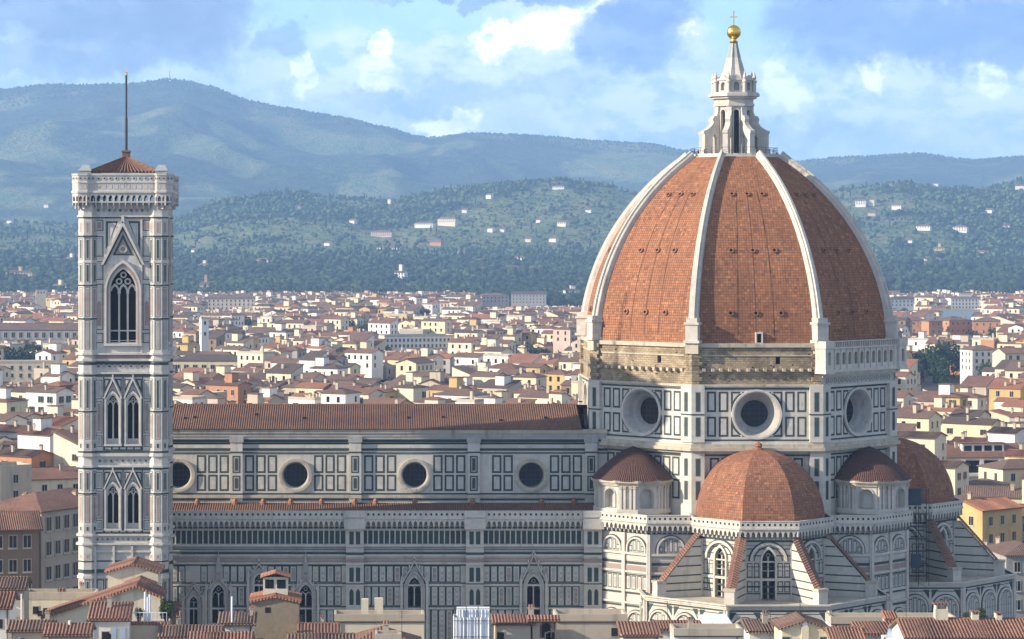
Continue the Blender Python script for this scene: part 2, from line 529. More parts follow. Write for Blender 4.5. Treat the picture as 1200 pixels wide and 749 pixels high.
def bands(mb, fr, u0, u1, rows, ext=0.0):
    for z0, z1, d, m in rows:
        fr.box(mb, u0, u1, z0, z1, 0.0, d, m, ext)


# ---- nave
NX0, NX1, CY, AY = -96.0, -21.5, -11.5, -20.5
PIL = [-79.3, -60.8, -42.3, -24.0]
mb = MB()
fr = Fr((0, CY), S)
# openings of the four round windows
OCU = [-88.4, -70.1, -51.5, -33.3]
fr.holed(mb, rect(NX0, NX1, 33.0, 48.2), [circ(u, 41.1, 2.15) for u in OCU], 0, 'white')
bands(mb, fr, NX0, NX1, [(47.7, 48.3, 0.75, 'cream'), (47.2, 47.7, 0.6, 'grey'), (46.75, 47.2, 0.5, 'grey'), (46.3, 46.75, 0.3, 'green'), (45.35, 45.9, 0.14, 'panel'), (44.95, 45.3, 0.08, 'green'), (45.95, 46.2, 0.08, 'green'), (44.5, 44.7, 0.1, 'green'),
                         (38.1, 38.35, 0.05, 'green'), (37.6, 38.0, 0.3, 'cream'), (37.2, 37.45, 0.12, 'green')])
nxt = [NX0 - 2] + PIL
for i in range(4):
    a, b = nxt[i] + 1.1, PIL[i] - 1.1
    o = OCU[i]
    for k in range(3):
        for side in (-1, 1):
            cc = o + side * (3.62 + k * 1.78)
            if cc - 0.7 < NX0 or cc - .75 < a or cc + .75 > b:
                continue
            for z0, z1 in ((41.45, 44.25), (38.65, 41.2)):
                fr.panel(mb, cc - 0.74, cc + 0.74, z0, z1, 0.3)
mb.box(NX0, NX1, 11.0, 11.5, 33, 48.2, 'white')
mb.face([(NX0, -AY, 0), (NX0, AY, 0), (NX0, AY, 36), (NX0, -AY, 36)], 'white')
mb.face([(NX0, 11.5, 36), (NX0, CY, 36), (NX0, CY, 48.2), (NX0, 0, 52), (NX0, 11.5, 48.2)], 'white')
cl = mb.build('clerestory_wall', cath)
for u in PIL:
    mb = MB()
    fr.box(mb, u - 0.95, u + 0.95, 36.9, 46.3, 0.0, 0.55, 'white')
    for z0, z1 in ((41.5, 44.2), (38.7, 41.1)):
        fr.panel(mb, u - 0.62, u + 0.62, z0, z1, 0.2, 'green', 'grey', 0.55)
        fr.quad(mb, u - .25, u + .25, z0 + .4, z1 - .4, 0.6, 'green')
    fr.box(mb, u - 1.1, u + 1.1, 46.3, 47.2, 0.0, 0.7, 'grey')
    fr.box(mb, u - 0.97, u + 0.97, 44.6, 44.85, 0.0, 0.58, 'green')
    fr.box(mb, u - 0.97, u + 0.97, 38.1, 38.35, 0.0, 0.58, 'green')
    fr.box(mb, u - 1.0, u + 1.0, 37.6, 38.0, 0.0, 0.75, 'cream')
    mb.build('pilaster', cl)


def oculus(fr, u, z, ro, ri, depth, parent, rim=0.45, name='round_window', rimmat='grey'):
    mb = MB()
    fr.ring(mb, circ(u, z, ro - rim), circ(u, z, ro), -0.05, 0.32, 'cream' if ro < 3 else 'white')
    fr.ring(mb, circ(u, z, ro - rim * 1.35), circ(u, z, ro - rim), -0.05, 0.16, 'white')
    n = 32
    prof = [(ro - rim * 1.35, 0.05)] + [(ro - rim * 1.35 + (ri - ro + rim * 1.35) * k / 4, -depth * k / 4 + (0.12 if k % 2 else 0)) for k in range(1, 5)]
    for (r0, d0), (r1, d1) in zip(prof, prof[1:]):
        c0, c1 = circ(u, z, r0, n), circ(u, z, r1, n)
        for i in range(n):
            j = (i + 1) % n
            mb.face([fr.p(*c0[i], d0), fr.p(*c0[j], d0), fr.p(*c1[j], d1), fr.p(*c1[i], d1)], rimmat)
    w = mb.build(name, parent)
    g = MB()
    fr.poly(g, circ(u, z, ri + 0.05, n), -depth, -depth, 'glass')
    for k in range(-2, 3):
        h = math.sqrt(max(0.01, ri * ri - (k * ri / 2.6) ** 2)) * 0.97
        fr.quad(g, u + k * ri / 2.6 - 0.03, u + k * ri / 2.6 + 0.03, z - h, z + h, -depth + 0.03, 'iron')
        fr.quad(g, u - h, u + h, z + k * ri / 2.6 - 0.03, z + k * ri / 2.6 + 0.03, -depth + 0.034, 'iron')
    g.build('window_glass', w)
    return w


for u in OCU:
    oculus(fr, u, 41.1, 2.6, 1.85, 0.7, cath, 0.42)


def tile_slope(mb, e0, e1, r1, r0, m, pitch=0.36, h=0.11, humps=True):
    """a roof plane from eaves e0-e1 up to ridge r0-r1 laid with barrel tiles"""
    e0, e1, r0, r1 = map(Vector, (e0, e1, r0, r1))
    n = (e1 - e0).cross(r0 - e0).normalized()
    if n.z < 0:
        n = -n
    L, K = (e1 - e0).length, (r0 - e0).length
    k = max(1, round(L / pitch)) if humps else 1
    for i in range(k):
        if not humps:
            mb.face([e0, e1, r1, r0], m, [(0, 0), (L, 0), (L, K), (0, K)])
            break
        pts = [(0.0, 0.0), (0.25, h * 0.85), (0.5, h), (0.7, h * 0.6), (0.78, 0.0), (1.0, 0.0)]
        for (a, ha), (b, hb) in zip(pts, pts[1:]):
            ta, tb = (i + a) / k, (i + b) / k
            mb.face([e0.lerp(e1, ta) + n * ha, e0.lerp(e1, tb) + n * hb, r0.lerp(r1, tb) + n * hb, r0.lerp(r1, ta) + n * ha], m,
                    [(ta * L, 0), (tb * L, 0), (tb * L, K), (ta * L, K)])


mb = MB()
tile_slope(mb, (NX0 - .3, -12.5, 48.3), (-25.5, -12.5, 48.3), (-25.2, 0, 51.4), (NX0 - .3, 0, 51.4), 'navetile', h=0.14)
tile_slope(mb, (NX1, 12.4, 48.3), (NX0 - .3, 12.4, 48.3), (NX0 - .3, 0, 51.4), (NX1, 0, 51.4), 'navetile', humps=False)
mb.tube((NX0 - .3, 0, 51.42), (-25.2, 0, 51.42), 0.16, 'navetile', 6)
for px in (217, 228, 300, 357, 479, 520, 587, 640):                      # small vents in the tiles
    x = (px - 400) / 7.45 - CATH[0]
    y = random.uniform(-9, -5)
    z = 51.4 + y / 12.5 * 3.1
    mb.box(x - .25, x + .25, y - .4, y + .3, z, z + .3, 'dark')
mb.build('nave_roof', cath)

mb = MB()
tile_slope(mb, (NX0, AY - 0.2, 35.6), (-23.6, AY - 0.2, 35.6), (-23.6, CY, 36.75), (NX0, CY, 36.75), 'navetile', h=0.13)
mb.build('aisle_roof', cath)
for px in (232, 276, 309, 341, 377, 416, 440, 486, 553, 634, 672):         # terracotta roof finials along the top of the aisle roof
    mb = MB()
    x = (px - 400) / 7.5 - CATH[0]
    mb.lathe((x, CY - 0.95), [(0.5, 36.4), (0.42, 37.1), (0.26, 37.5), (0.2, 37.6), (0, 37.65)], 8, 'domes')
    mb.build('roof_vent', cath)

# ---- south aisle wall
fa = Fr((0, AY), S)
AX1 = -23.3
mb = MB()
GW = [(-81.7, 19.4, 23.6, 0.95, 26.3), (-68.4, 19.4, 23.6, 0.95, 26.3), (-51.8, 17.0, 24.6, 1.0, 28.7), (-33.6, 17.0, 24.8, 1.0, 29.6), (-75.5, 21.6, 25.6, 0.7, 28.3), (-85.5, 19.0, 22.4, 0.6, 25.0)]
holes = [arch(u, z0, zs, r, True, 5) for u, z0, zs, r, za in GW]
fa.holed(mb, rect(NX0, AX1, 0.0, 36.0), holes, 0, 'white')
bands(mb, fa, NX0, AX1, [(33.5, 33.75, 0.1, 'white'), (31.05, 31.4, 0.4, 'white'), (30.3, 30.9, 0.1, 'grey'), (30.55, 30.66, 0.11, 'green'), (28.95, 29.02, 0.13, 'white'), (31.0, 31.05, 0.3, 'green'), (29.85, 30.2, 0.06, 'green'), (29.55, 29.85, 0.3, 'white'),
                         (28.7, 29.25, 0.12, 'pink'), (28.35, 28.65, 0.28, 'white'), (28.1, 28.3, 0.05, 'green'), (25.35, 25.55, 0.03, 'green'), (25.0, 25.28, 0.15, 'white'),
                         (21.75, 21.95, 0.03, 'green'), (21.45, 21.7, 0.15, 'white'), (15.8, 16.1, 0.15, 'white'), (33.78, 34.0, 0.05, 'green')])
apil = [-60.9, -42.6, -24.6]
u = NX0 + 0.2
while u < AX1 - 0.8:                                                       # row of dark upright panels under the gallery
    c0 = u + 0.42
    if min(abs(c0 - a) for a in apil) > 1.55:
        fa.quad(mb, u + 0.08, u + 0.74, 31.45, 33.45, 0.012, 'green')
        fa.box(mb, u + 0.74, u + 0.92, 31.4, 33.5, 0.0, 0.14, 'white')
    u += 0.838
u, k = NX0 + 0.2, 0
rnd = random.Random(4)
while u < AX1 - 1.0:                                                       # rows of ornamented upright panels
    c0 = u + 0.55
    if min(abs(c0 - a) for a in apil) > 1.65 and min(abs(c0 - g[0]) - (0.55 if g[3] < .8 else 0.75) for g in GW) > 0.42:
        for z0, z1 in ((25.6, 28.1), (22.0, 24.95), (16.1, 21.4)):
            fa.quad(mb, u - 0.02, u + 1.11, z0, z1, 0.012, 'green')
            mat = ('panel', 'white', 'pink', 'panel', 'grey')[(k * 2 + int(z0)) % 5 if rnd.random() < .8 else 0]
            fa.box(mb, u + 0.13, u + 0.96, z0 + 0.12, z1 - 0.12, 0.0, 0.07, 'panel' if mat == 'pink' else 'white')
            fa.quad(mb, u + 0.30, u + 0.79, z0 + 0.3, z1 - 0.3, 0.082, 'grey')
            fa.quad(mb, u + 0.34, u + 0.75, z0 + 0.34, z1 - 0.34, 0.094, mat)
            zc, h = z0 + 0.6, 0.26
            while zc < z1 - 0.45:
                fa.poly(mb, [(c0 - .2, zc), (c0, zc - h), (c0 + .2, zc), (c0, zc + h)], 0.104, 0.104, 'grey')
                zc += 0.75
    u += 1.135
    k += 1
mb.box(NX0, AX1, 20.0, 20.5, 0, 36, 'white')
aw = mb.build('aisle_wall', cath)
mb = MB()
gallery(mb, fa, NX0, AX1)
mb.build('gallery', cath)
for a in apil:
    mb = MB()
    fa.box(mb, a - 1.35, a + 1.35, 0, 34.0, 0, 0.75, 'white')
    fa.box(mb, a - 1.6, a + 1.6, 33.8, 35.4, 0, 1.5, 'white')
    fa.box(mb, a - 1.6, a + 1.6, 35.62, 36.62, 1.0, 1.55, 'white')
    for du in (-0.5, 0.5):
        fa.quad(mb, a + du - 0.33, a + du + 0.33, 31.45, 33.4, 0.765, 'green')
        fa.quad(mb, a + du - 0.33, a + du + 0.33, 25.75, 27.9, 0.765, 'green')
        fa.poly(mb, arch(a + du, 22.2, 24.1, 0.32, True, 3), 0.76, 0.765, 'green')
        fa.poly(mb, arch(a + du, 16.6, 20.1, 0.32, True, 3), 0.76, 0.765, 'green')
    for z0, z1, d, m in [(31.05, 31.4, 1.05, 'white'), (29.85, 30.2, 0.8, 'green'), (29.5, 29.8, 0.95, 'white'), (28.7, 29.25, 0.8, 'pink'), (28.3, 28.6, 0.95, 'white'), (25.0, 25.3, 0.88, 'white'), (25.35, 25.5, .78, 'green'), (21.45, 21.7, 0.88, 'white')]:
        fa.box(mb, a - 1.36, a + 1.36, z0, z1, 0, d, m)
    mb.build('buttress', aw)


def gothic_window(fr, u, z0, zs, r, za, parent, name='gothic_window', pinn=False):
    mb = MB()
    o = arch(u, z0, zs, r, True, 5)
    mid = arch(u, z0, zs, r + 0.35, True, 5)
    out_ = arch(u, z0, zs, r + 0.62, True, 5)
    fr.ring(mb, o, mid, 0.0, 0.25, 'white')
    fr.ring(mb, mid, out_, 0.0, 0.48, 'grey')
    fr.recess(mb, o, 0.05, -0.7, 'grey', None)
    zb = zs + r * 0.55
    rr = r + 0.95
    for s_ in (-1, 1):                                                    # raking gable bars
        a, b = (u + s_ * rr, zb), (u, za)
        ln = math.hypot(a[0] - b[0], a[1] - b[1])
        nx, nz_ = (b[1] - a[1]) / ln * 0.16 * s_, abs(b[0] - a[0]) / ln * 0.16
        fr.poly(mb, [(a[0], a[1]), (a[0] + nx, a[1] + nz_), (b[0], b[1] + .28), (b[0], b[1])], 0.0, 0.55, 'white')
        for q in (.25, .5, .75):
            fr.box(mb, a[0] + (b[0] - a[0]) * q + nx * 2 - .1, a[0] + (b[0] - a[0]) * q + nx * 2 + .1, a[1] + (b[1] - a[1]) * q, a[1] + (b[1] - a[1]) * q + .42, 0.2, 0.5, 'white')
        fr.box(mb, u + s_ * rr - 0.2, u + s_ * rr + 0.2, z0 - 0.3, zb + 0.5, 0.0, 0.5, 'white')
        fr.poly(mb, [(u + s_ * rr - .2, zb + .5), (u + s_ * rr + .2, zb + .5), (u + s_ * rr, zb + 1.6)], 0.1, 0.4, 'white')
    fr.ring(mb, circ(u, zs + r * 1.95, r * 0.33, 12), circ(u, zs + r * 1.95, r * 0.5, 12), 0, 0.2, 'green')
    fr.box(mb, u - 0.12, u + 0.12, za, za + 0.9, 0.1, 0.35, 'white')
    fr.box(mb, u - 0.3, u + 0.3, za + 0.25, za + 0.5, 0.1, 0.35, 'white')
    if pinn:
        for zz, w in ((za - .2, .34), (za + .8, .3)):
            fr.box(mb, u - w, u + w, zz, zz + .9, 0.0, 0.7, 'grey')
        fr.poly(mb, [(u - .42, za + 1.7), (u + .42, za + 1.7), (u, za + 4.0)], 0.05, 0.6, 'grey')
    fr.box(mb, u - r - 0.6, u + r + 0.6, z0 - 0.35, z0, 0, 0.5, 'white')
    w = mb.build(name, parent)
    g = MB()
    fr.poly(g, o, -0.6, -0.6, 'glass')
    fr.box(g, u - 0.09, u + 0.09, z0, zs + 0.3 * r, -0.6, -0.25, 'white')
    for s_ in (-1, 1):
        sm = arch(u + s_ * r / 2, zs - 0.3, zs - 0.3, r * 0.5, True, 3)[2:]
        fr.ring(g, arch(u + s_ * r / 2, zs - 0.4, zs - .3, r * 0.4, True, 3), arch(u + s_ * r / 2, zs - 0.4, zs - .3, r * 0.52, True, 3), -0.6, -0.3, 'grey')
    fr.ring(g, circ(u, zs + r * 0.95, r * 0.2, 10), circ(u, zs + r * 0.95, r * 0.33, 10), -0.6, -0.3, 'grey')
    g.build('window_glass', w)
    return w


for i, (u, z0, zs, r, za) in enumerate(GW):
    gothic_window(fa, u, z0, zs, r, za, cath, pinn=i in (0, 1))

# ---- sacristy blocks with exedrae on the two diagonals
def chord(p, q):
    d = (q[0] - p[0], q[1] - p[1])
    L = math.hypot(*d)
    ang = math.atan2(d[1], d[0]) - math.pi / 2
    return Fr(((p[0] + q[0]) / 2, (p[1] + q[1]) / 2), ang), L


def blind_arch(mb, fr, u, z0, zs, r, d=0.0, back='grey', lines=True):
    fr.ring(mb, arch(u, z0, zs, r - 0.25), arch(u, z0, zs, r), d, d + 0.28, 'white')
    fr.ring(mb, arch(u, z0, zs, r), arch(u, z0, zs, r + 0.16), d, d + 0.1, 'green')
    fr.poly(mb, arch(u, z0, zs, r - 0.25), d, d + 0.02, back)
    if lines:
        n = max(2, round((r - .3) * 2 / 0.75))
        w = (r - 0.35) * 2 / n
        for i in range(n):
            c = u - r + 0.35 + (i + .5) * w
            h = zs + math.sqrt(max(0.02, (r - .4) ** 2 - (abs(c - u) + w * .3) ** 2))
            fr.quad(mb, c - w * .38, c + w * .38, z0 + .2, h, d + 0.032, 'green')
            fr.quad(mb, c - w * .26, c + w * .26, z0 + .32, h - .14, d + 0.044, 'panel')


def block(sgn):
    pts = [(-23.3, -20.5), (-20.1, -23.8), (-16.7, -27.0), (-10.2, -27.0)]
    if sgn > 0:
        pts = [(-x, y) for x, y in reversed(pts)]
        pts = [pts[0], pts[1], pts[2], pts[3]]
    mb = MB()
    gm = MB()
    n = len(pts)
    for i in range(n - 1):
        f, L = chord(pts[i], pts[i + 1])
        h = L / 2
        f.quad(mb, -h, h, 0, 35.6, 0, 'panel')
        bands(mb, f, -h, h, [(33.6, 33.8, 0.1, 'green'), (30.35, 30.7, 0.35, 'white'), (29.5, 30.1, 0.06, 'panel'), (28.9, 29.3, 0.05, 'green'), (28.0, 28.7, 0.12, 'pink'), (27.6, 27.9, 0.25, 'white'),
                              (27.2, 27.4, 0.03, 'green'), (24.7, 25.0, 0.2, 'white'), (24.35, 24.6, 0.04, 'green'), (23.3, 23.9, 0.06, 'white'), (22.9, 23.2, 0.3, 'white'), (22.4, 22.7, 0.04, 'green')], 0.2)
        r = min(2.15, h - 0.5)
        blind_arch(mb, f, 0, 30.7, 31.2, r)
        k = max(2, round(L / 1.1))
        w = (L - 0.5) / k
        for j in range(k):
            c = -h + 0.25 + (j + .5) * w
            f.panel(mb, c - w * .42, c + w * .42, 25.05, 27.15, 0.14, 'green', 'panel', 0.0)
            f.quad(mb, c - w * .14, c + w * .14, 25.45, 26.75, 0.045, 'grey')
        blind_arch(mb, f, 0, 17.0, 20.1, min(2.0, h - .5))
        for s_ in (-1, 1):
            f.box(mb, s_ * h - 0.3, s_ * h + 0.3, 0, 33.6, 0, 0.3, 'white')
        gallery(gm, f, -h, h, e0=(0.41 if i else 0), e1=(0.41 if i < n - 2 else 0))
    # roof terrace
    poly = pts + [(pts[-1][0], -8), (pts[0][0], -8)]
    mb.face([(p[0], p[1], 35.6) for p in poly], 'cream')
    o = mb.build('sacristy_block', cath)
    gm.build('gallery', o)
    # exedra on the block
    c = (sgn * 18.1, -18.1)
    mb = MB()
    N = 12
    rad, L = 5.6, 2 * 5.6 * math.tan(math.pi / N)
    h = L / 2
    mid = R(-135) if sgn < 0 else R(-45)
    for i in range(N):
        a = mid + 2 * math.pi * i / N
        off = (a - mid + math.pi) % (2 * math.pi) - math.pi
        f = Fr((c[0] + rad * math.cos(a), c[1] + rad * math.sin(a)), a)
        if abs(off) > R(125):
            continue
        if i % 2 == 0:
            o_ = arch(0, 37.2, 39.1, 0.95)
            f.holed(mb, rect(-h, h, 35.6, 41.2), [o_], 0, 'white')
            f.recess(mb, o_, 0, -0.9, 'white', 'panel')
            f.ring(mb, o_, arch(0, 37.2, 39.1, 1.15), 0, 0.14, 'grey')
        else:
            f.quad(mb, -h, h, 35.6, 41.2, 0, 'white')
            f.quad(mb, -.5, .5, 37.3, 39.7, 0.012, 'grey')
            f.quad(mb, -.4, .4, 37.4, 39.6, 0.024, 'panel')
            for du in (-1.05, -.45, .45, 1.05)[:4]:
                f.box(mb, du - .17, du + .17, 37.0, 40.1, 0, 0.32, 'white')
                f.box(mb, du - .25, du + .25, 40.1, 40.5, 0, 0.42, 'cream')
        for z0, z1, d, m in [(36.3, 37.0, 0.35, 'white'), (40.5, 40.75, .3, 'cream'), (40.75, 41.0, .45, 'cream'), (41.0, 41.35, 0.7, 'cream')]:
            f.box(mb, -h, h, z0, z1, 0, d, m, math.tan(math.pi / N))
    ex = mb.build('exedra', cath)
    mb = MB()
    mb.lathe(c, [(6.45, 41.3), (5.6, 42.2), (4.4, 43.35), (3.0, 44.55), (1.5, 45.6), (0.0, 46.2)], 36, 'oldtile')
    mb.build('cone_roof', ex)


block(-1)
block(1)

# ---- drum
DA = 23.5
DL = DA * T22
mb = MB()
for k in range(8):
    a = R(-90 + 45 * k)
    f = Fr((DA * math.cos(a), DA * math.sin(a)), a)
    front = k in (0, 1, 7, 2, 6)
    f.quad(mb, -DL, DL, 20.0, 46.2, -0.3, 'white')
    if front:
        f.holed(mb, rect(-DL, DL, 46.2, 55.8), [circ(0, 51.4, 3.3)], 0, 'white')
        for s_ in (-1, 1):
            for z0, z1 in ((51.75, 54.85), (48.0, 51.05)):
                for u0, u1 in ((-7.55, -6.15), (-5.75, -4.3)):
                    x0, x1 = (u0, u1) if s_ < 0 else (-u1, -u0)
                    f.panel(mb, x0, x1, z0, z1, 0.3)
                up = z0 > 51.4
                for ins, m, d in ((0, 'green', 0.012), (0.3, 'panel', 0.03)):
                    zo, zi = (z1 - ins, z0 + ins) if up else (z0 + ins, z1 - ins)
                    uo, ui, rr = 3.9 - ins, 1.9 + ins, 3.82 + ins
                    pts = [(uo, zo), (ui, zo)]
                    dz = math.sqrt(max(rr * rr - ui * ui, 0))
                    pts.append((ui, 51.4 + (dz if up else -dz)))
                    for q in range(1, 7):
                        uu = ui + (min(uo, rr - .02) - ui) * q / 6
                        dz = math.sqrt(max(rr * rr - uu * uu, 0))
                        if dz <= abs(zi - 51.4):
                            pts.append((uu, zi))
                            break
                        pts.append((uu, 51.4 + (dz if up else -dz)))
                    pts.append((uo, zi))
                    f.poly(mb, [(s_ * x, z) for x, z in pts], d, d, m)
        bands(mb, f, -DL, DL, [(47.35, 47.6, 0.03, 'green'), (55.15, 55.4, 0.03, 'green')])
        # zone below the cornice
        for s_ in (-1, 1):
            for j in range(4):
                for z0, z1 in ((41.9, 44.8), (38.4, 41.4)):
                    c0 = s_ * (1.1 + j * 1.75)
                    f.panel(mb, c0 - .72, c0 + .72, z0, z1, 0.3, d=-0.3)
    else:
        f.quad(mb, -DL, DL, 46.2, 55.8, 0, 'white')
    bands(mb, f, -DL, DL, [(46.9, 47.25, 0.35, 'white'), (46.4, 46.9, 0.75, 'cream'), (45.9, 46.4, 1.1, 'cream'), (45.5, 45.9, 0.5, 'cream'), (45.1, 45.3, 0.05, 'green')], T22)
    for s_ in (-1, 1):                                                    # corner pilasters
        u1 = s_ * DL
        lo, hi = sorted((u1 - s_ * 1.75, u1))
        e = 0.6 * T22
        lo2, hi2 = (lo, hi + e) if s_ > 0 else (lo - e, hi)
        f.box(mb, lo2, hi2, 47.2, 55.8, 0, 0.6, 'white')
        f.box(mb, lo2, hi2, 20.0, 45.5, -.3, 0.6, 'white')
        for z0, z1 in ((51.75, 54.85), (48.0, 51.05), (42.0, 44.8), (38.4, 41.4)):
            c0 = u1 - s_ * 0.75
            f.panel(mb, c0 - .42, c0 + .42, z0, z1, 0.1, 'grey', 'green', 0.6)
        f.box(mb, lo2, hi2, 51.3, 51.5, 0, 0.66, 'green')
drum = mb.build('drum_wall', cath)
for k in (0, 1, 7, 2, 6):
    a = R(-90 + 45 * k)
    f = Fr((DA * math.cos(a), DA * math.sin(a)), a)
    oculus(f, 0, 51.4, 3.8, 2.05, 2.2, cath, 0.3)

# bare masonry belt under the tiles
mb = MB()
BA = 23.35
BL = BA * T22
for k in range(8):
    a = R(-90 + 45 * k)
    f = Fr((BA * math.cos(a), BA * math.sin(a)), a)
    hole = rect(2.9, 3.6, 59.0, 60.1)
    f.holed(mb, rect(-BL, BL, 55.8, 62.2), [hole], 0, 'rubble')
    f.recess(mb, hole, 0, -0.6, 'rubble', 'dark')
    if k != 1:
        bands(mb, f, -BL, BL, [(61.55, 62.15, 0.35, 'cream'), (60.2, 60.4, 0.12, 'cream'), (55.6, 55.95, 0.5, 'cream')], T22)
        n = 13
        for i in range(n):
            c0 = -BL + 1.6 + (2 * BL - 3.2) * i / (n - 1) + random.uniform(-.1, .1)
            f.box(mb, c0 - .22, c0 + .22, 57.9, 58.35, 0, 0.75, 'cream')
        for s_ in (-1, 1):
            zz, q = 55.9, 0
            while zz < 61.4:                                              # toothed corner stones
                w = 1.35 if q % 2 else 0.95
                lo, hi = sorted((s_ * BL - s_ * w, s_ * (BL + .45 * T22)))
                f.box(mb, lo, hi, zz, zz + 0.56, 0, 0.45 + .06 * (q % 2), 'rubble')
                zz += 0.58
                q += 1
        for q in range(9):
            c0, zz = random.uniform(-8, 8), random.uniform(56.2, 61.2)
            f.quad(mb, c0 - .12, c0 + .12, zz, zz + .2, 0.01, 'dark')
mb.build('masonry_belt', cath)

# finished gallery on the south-east side
a = SE
f = Fr((BA * math.cos(a), BA * math.sin(a)), a)
mb = MB()
D0, D1 = 0.9, 1.5
bands(mb, f, -BL, BL, [(55.5, 55.9, 0.7, 'white'), (55.9, 57.0, 0.3, 'panel'), (57.0, 57.3, 0.7, 'white'), (57.3, 57.75, 1.2, 'white'), (57.75, 58.2, 1.7, 'white')], T22)
for i in range(17):                                                      # carved frieze
    c0 = -BL + 1.4 + i * (2 * BL - 2.8) / 16
    f.ring(mb, circ(c0, 56.45, .22, 8), circ(c0, 56.45, .42, 8), 0.3, 0.42, 'grey')
U = BL + D1 * T22
ops = [arch(-7.2 + i * 1.6, 58.9, 60.35, 0.42, False, 4) for i in range(10)]
f.holed(mb, rect(-U, U, 58.2, 61.3), ops, D1, 'white')
for o in ops:
    f.recess(mb, o, D1, D1 - 0.5, 'white', None)
for i in range(11):
    c0 = -8.0 + i * 1.6
    f.box(mb, c0 - .14, c0 + .14, 58.2, 61.3, D1, D1 + .16, 'white')
bands(mb, f, -BL, BL, [(61.3, 61.55, 1.75, 'white')], T22)
f.box(mb, -U, U, 61.2, 61.3, 0.3, D1, 'white')
f.box(mb, -U, U, 62.35, 62.5, D1 - .3, D1 + .1, 'white')
n = 34
for i in range(n + 1):
    c0 = -U + 2 * U * i / n
    f.box(mb, c0 - .09, c0 + .09, 61.55, 62.35, D1 - .2, D1, 'white')
for s_ in (-1, 1):                                                       # corner pavilions
    c0 = s_ * (BL + .3)
    o = arch(c0, 58.9, 60.4, .45, False, 4)
    f.holed(mb, rect(c0 - 1.0, c0 + 1.0, 58.2, 61.4), [o], D1 + .35, 'white')
    f.recess(mb, o, D1 + .35, D1 - .3, 'white', 'grey')
    f.box(mb, c0 - 1.0, c0 - .95, 58.2, 61.4, 0.0, D1 + .349, 'white')
    f.box(mb, c0 + .95, c0 + 1.0, 58.2, 61.4, 0.0, D1 + .349, 'white')
    f.box(mb, c0 - 1.15, c0 + 1.15, 61.4, 62.5, 0.0, D1 + .5, 'white')
    f.box(mb, c0 - 1.15, c0 + 1.15, 57.6, 58.2, 0.0, D1 + .5, 'white')
mb.build('dome_gallery', cath)

# ---- the dome
Z0, Z1, NZ = 62.1, 91.0, 26


def apo(z):
    return -13.9 + math.sqrt(37.0 ** 2 - (z - 60.4) ** 2)


mb = MB()
zs_ = [Z0 + (Z1 - Z0) * i / NZ for i in range(NZ + 1)]
arc = [0.0]
for i in range(NZ):
    arc.append(arc[-1] + math.hypot(zs_[i + 1] - zs_[i], apo(zs_[i + 1]) - apo(zs_[i])))
for k in range(8):
    a = R(-90 + 45 * k)
    f = Fr((0, 0), a)
    for i in range(NZ):
        a0, a1 = apo(zs_[i]), apo(zs_[i + 1])
        h0, h1 = a0 * T22, a1 * T22
        mb.face([f.p(-h0, zs_[i], a0), f.p(h0, zs_[i], a0), f.p(h1, zs_[i + 1], a1), f.p(-h1, zs_[i + 1], a1)], 'dome',
                [(-h0 + k * 7, arc[i]), (h0 + k * 7, arc[i]), (h1 + k * 7, arc[i + 1]), (-h1 + k * 7, arc[i + 1])])
    for q in (-2.75, 0.0, 2.75):                                          # joints running up the tiles
        for i in range(1, NZ - 5):
            a0, a1 = apo(zs_[i]) + .02, apo(zs_[i + 1]) + .02
            u0, u1 = q * a0 / 23.0 * 1.0, q * a1 / 23.0 * 1.0
            mb.face([f.p(u0 - .05, zs_[i], a0), f.p(u0 + .05, zs_[i], a0), f.p(u1 + .05, zs_[i + 1], a1), f.p(u1 - .05, zs_[i + 1], a1)], 'oldtile')
    if k != 1:
        f.box(mb, -BL, BL, 61.9, 62.14, 20.0, 23.4, 'cream')
shell = mb.build('dome_shell', cath)

vent = MB()
vf = Fr((0, 0), S)
o = circ(0, 0, 0.26, 10)
vf.ring(vent, o, [(-.48, -.48)] * 0 + [(u * 1.75, z * 1.75) for u, z in o], -0.1, 0.22, 'domes')
vf.poly(vent, o, 0.1, 0.1, 'dark')
vent_me = vent.mesh('dome_vent')
for k in (0, 1, 7, 2, 6):
    a = R(-90 + 45 * k)
    for z in (66.7, 76.2, 84.9):
        ap = apo(z)
        tilt = math.atan2(apo(z - .5) - apo(z + .5), 1.0)
        for q in (-1, 0, 1):
            u = q * 3.9 * ap / 23.0
            v = link('dome_vent', vent_me, shell)
            f = Fr((0, 0), a)
            v.location = f.p(u, z, ap)
            v.rotation_euler = (-tilt, 0, a + math.pi / 2)
mb = MB()                                                                # little door at the foot of the south face
f = Fr((0, 0), S)
o = rect(.05, .75, 62.25, 63.6)
f.ring(mb, o, rect(-.15, .95, 62.0, 63.85), 22.6, 23.5, 'white')
f.poly(mb, o, 23.2, 23.2, 'dark')
mb.build('service_door', cath)

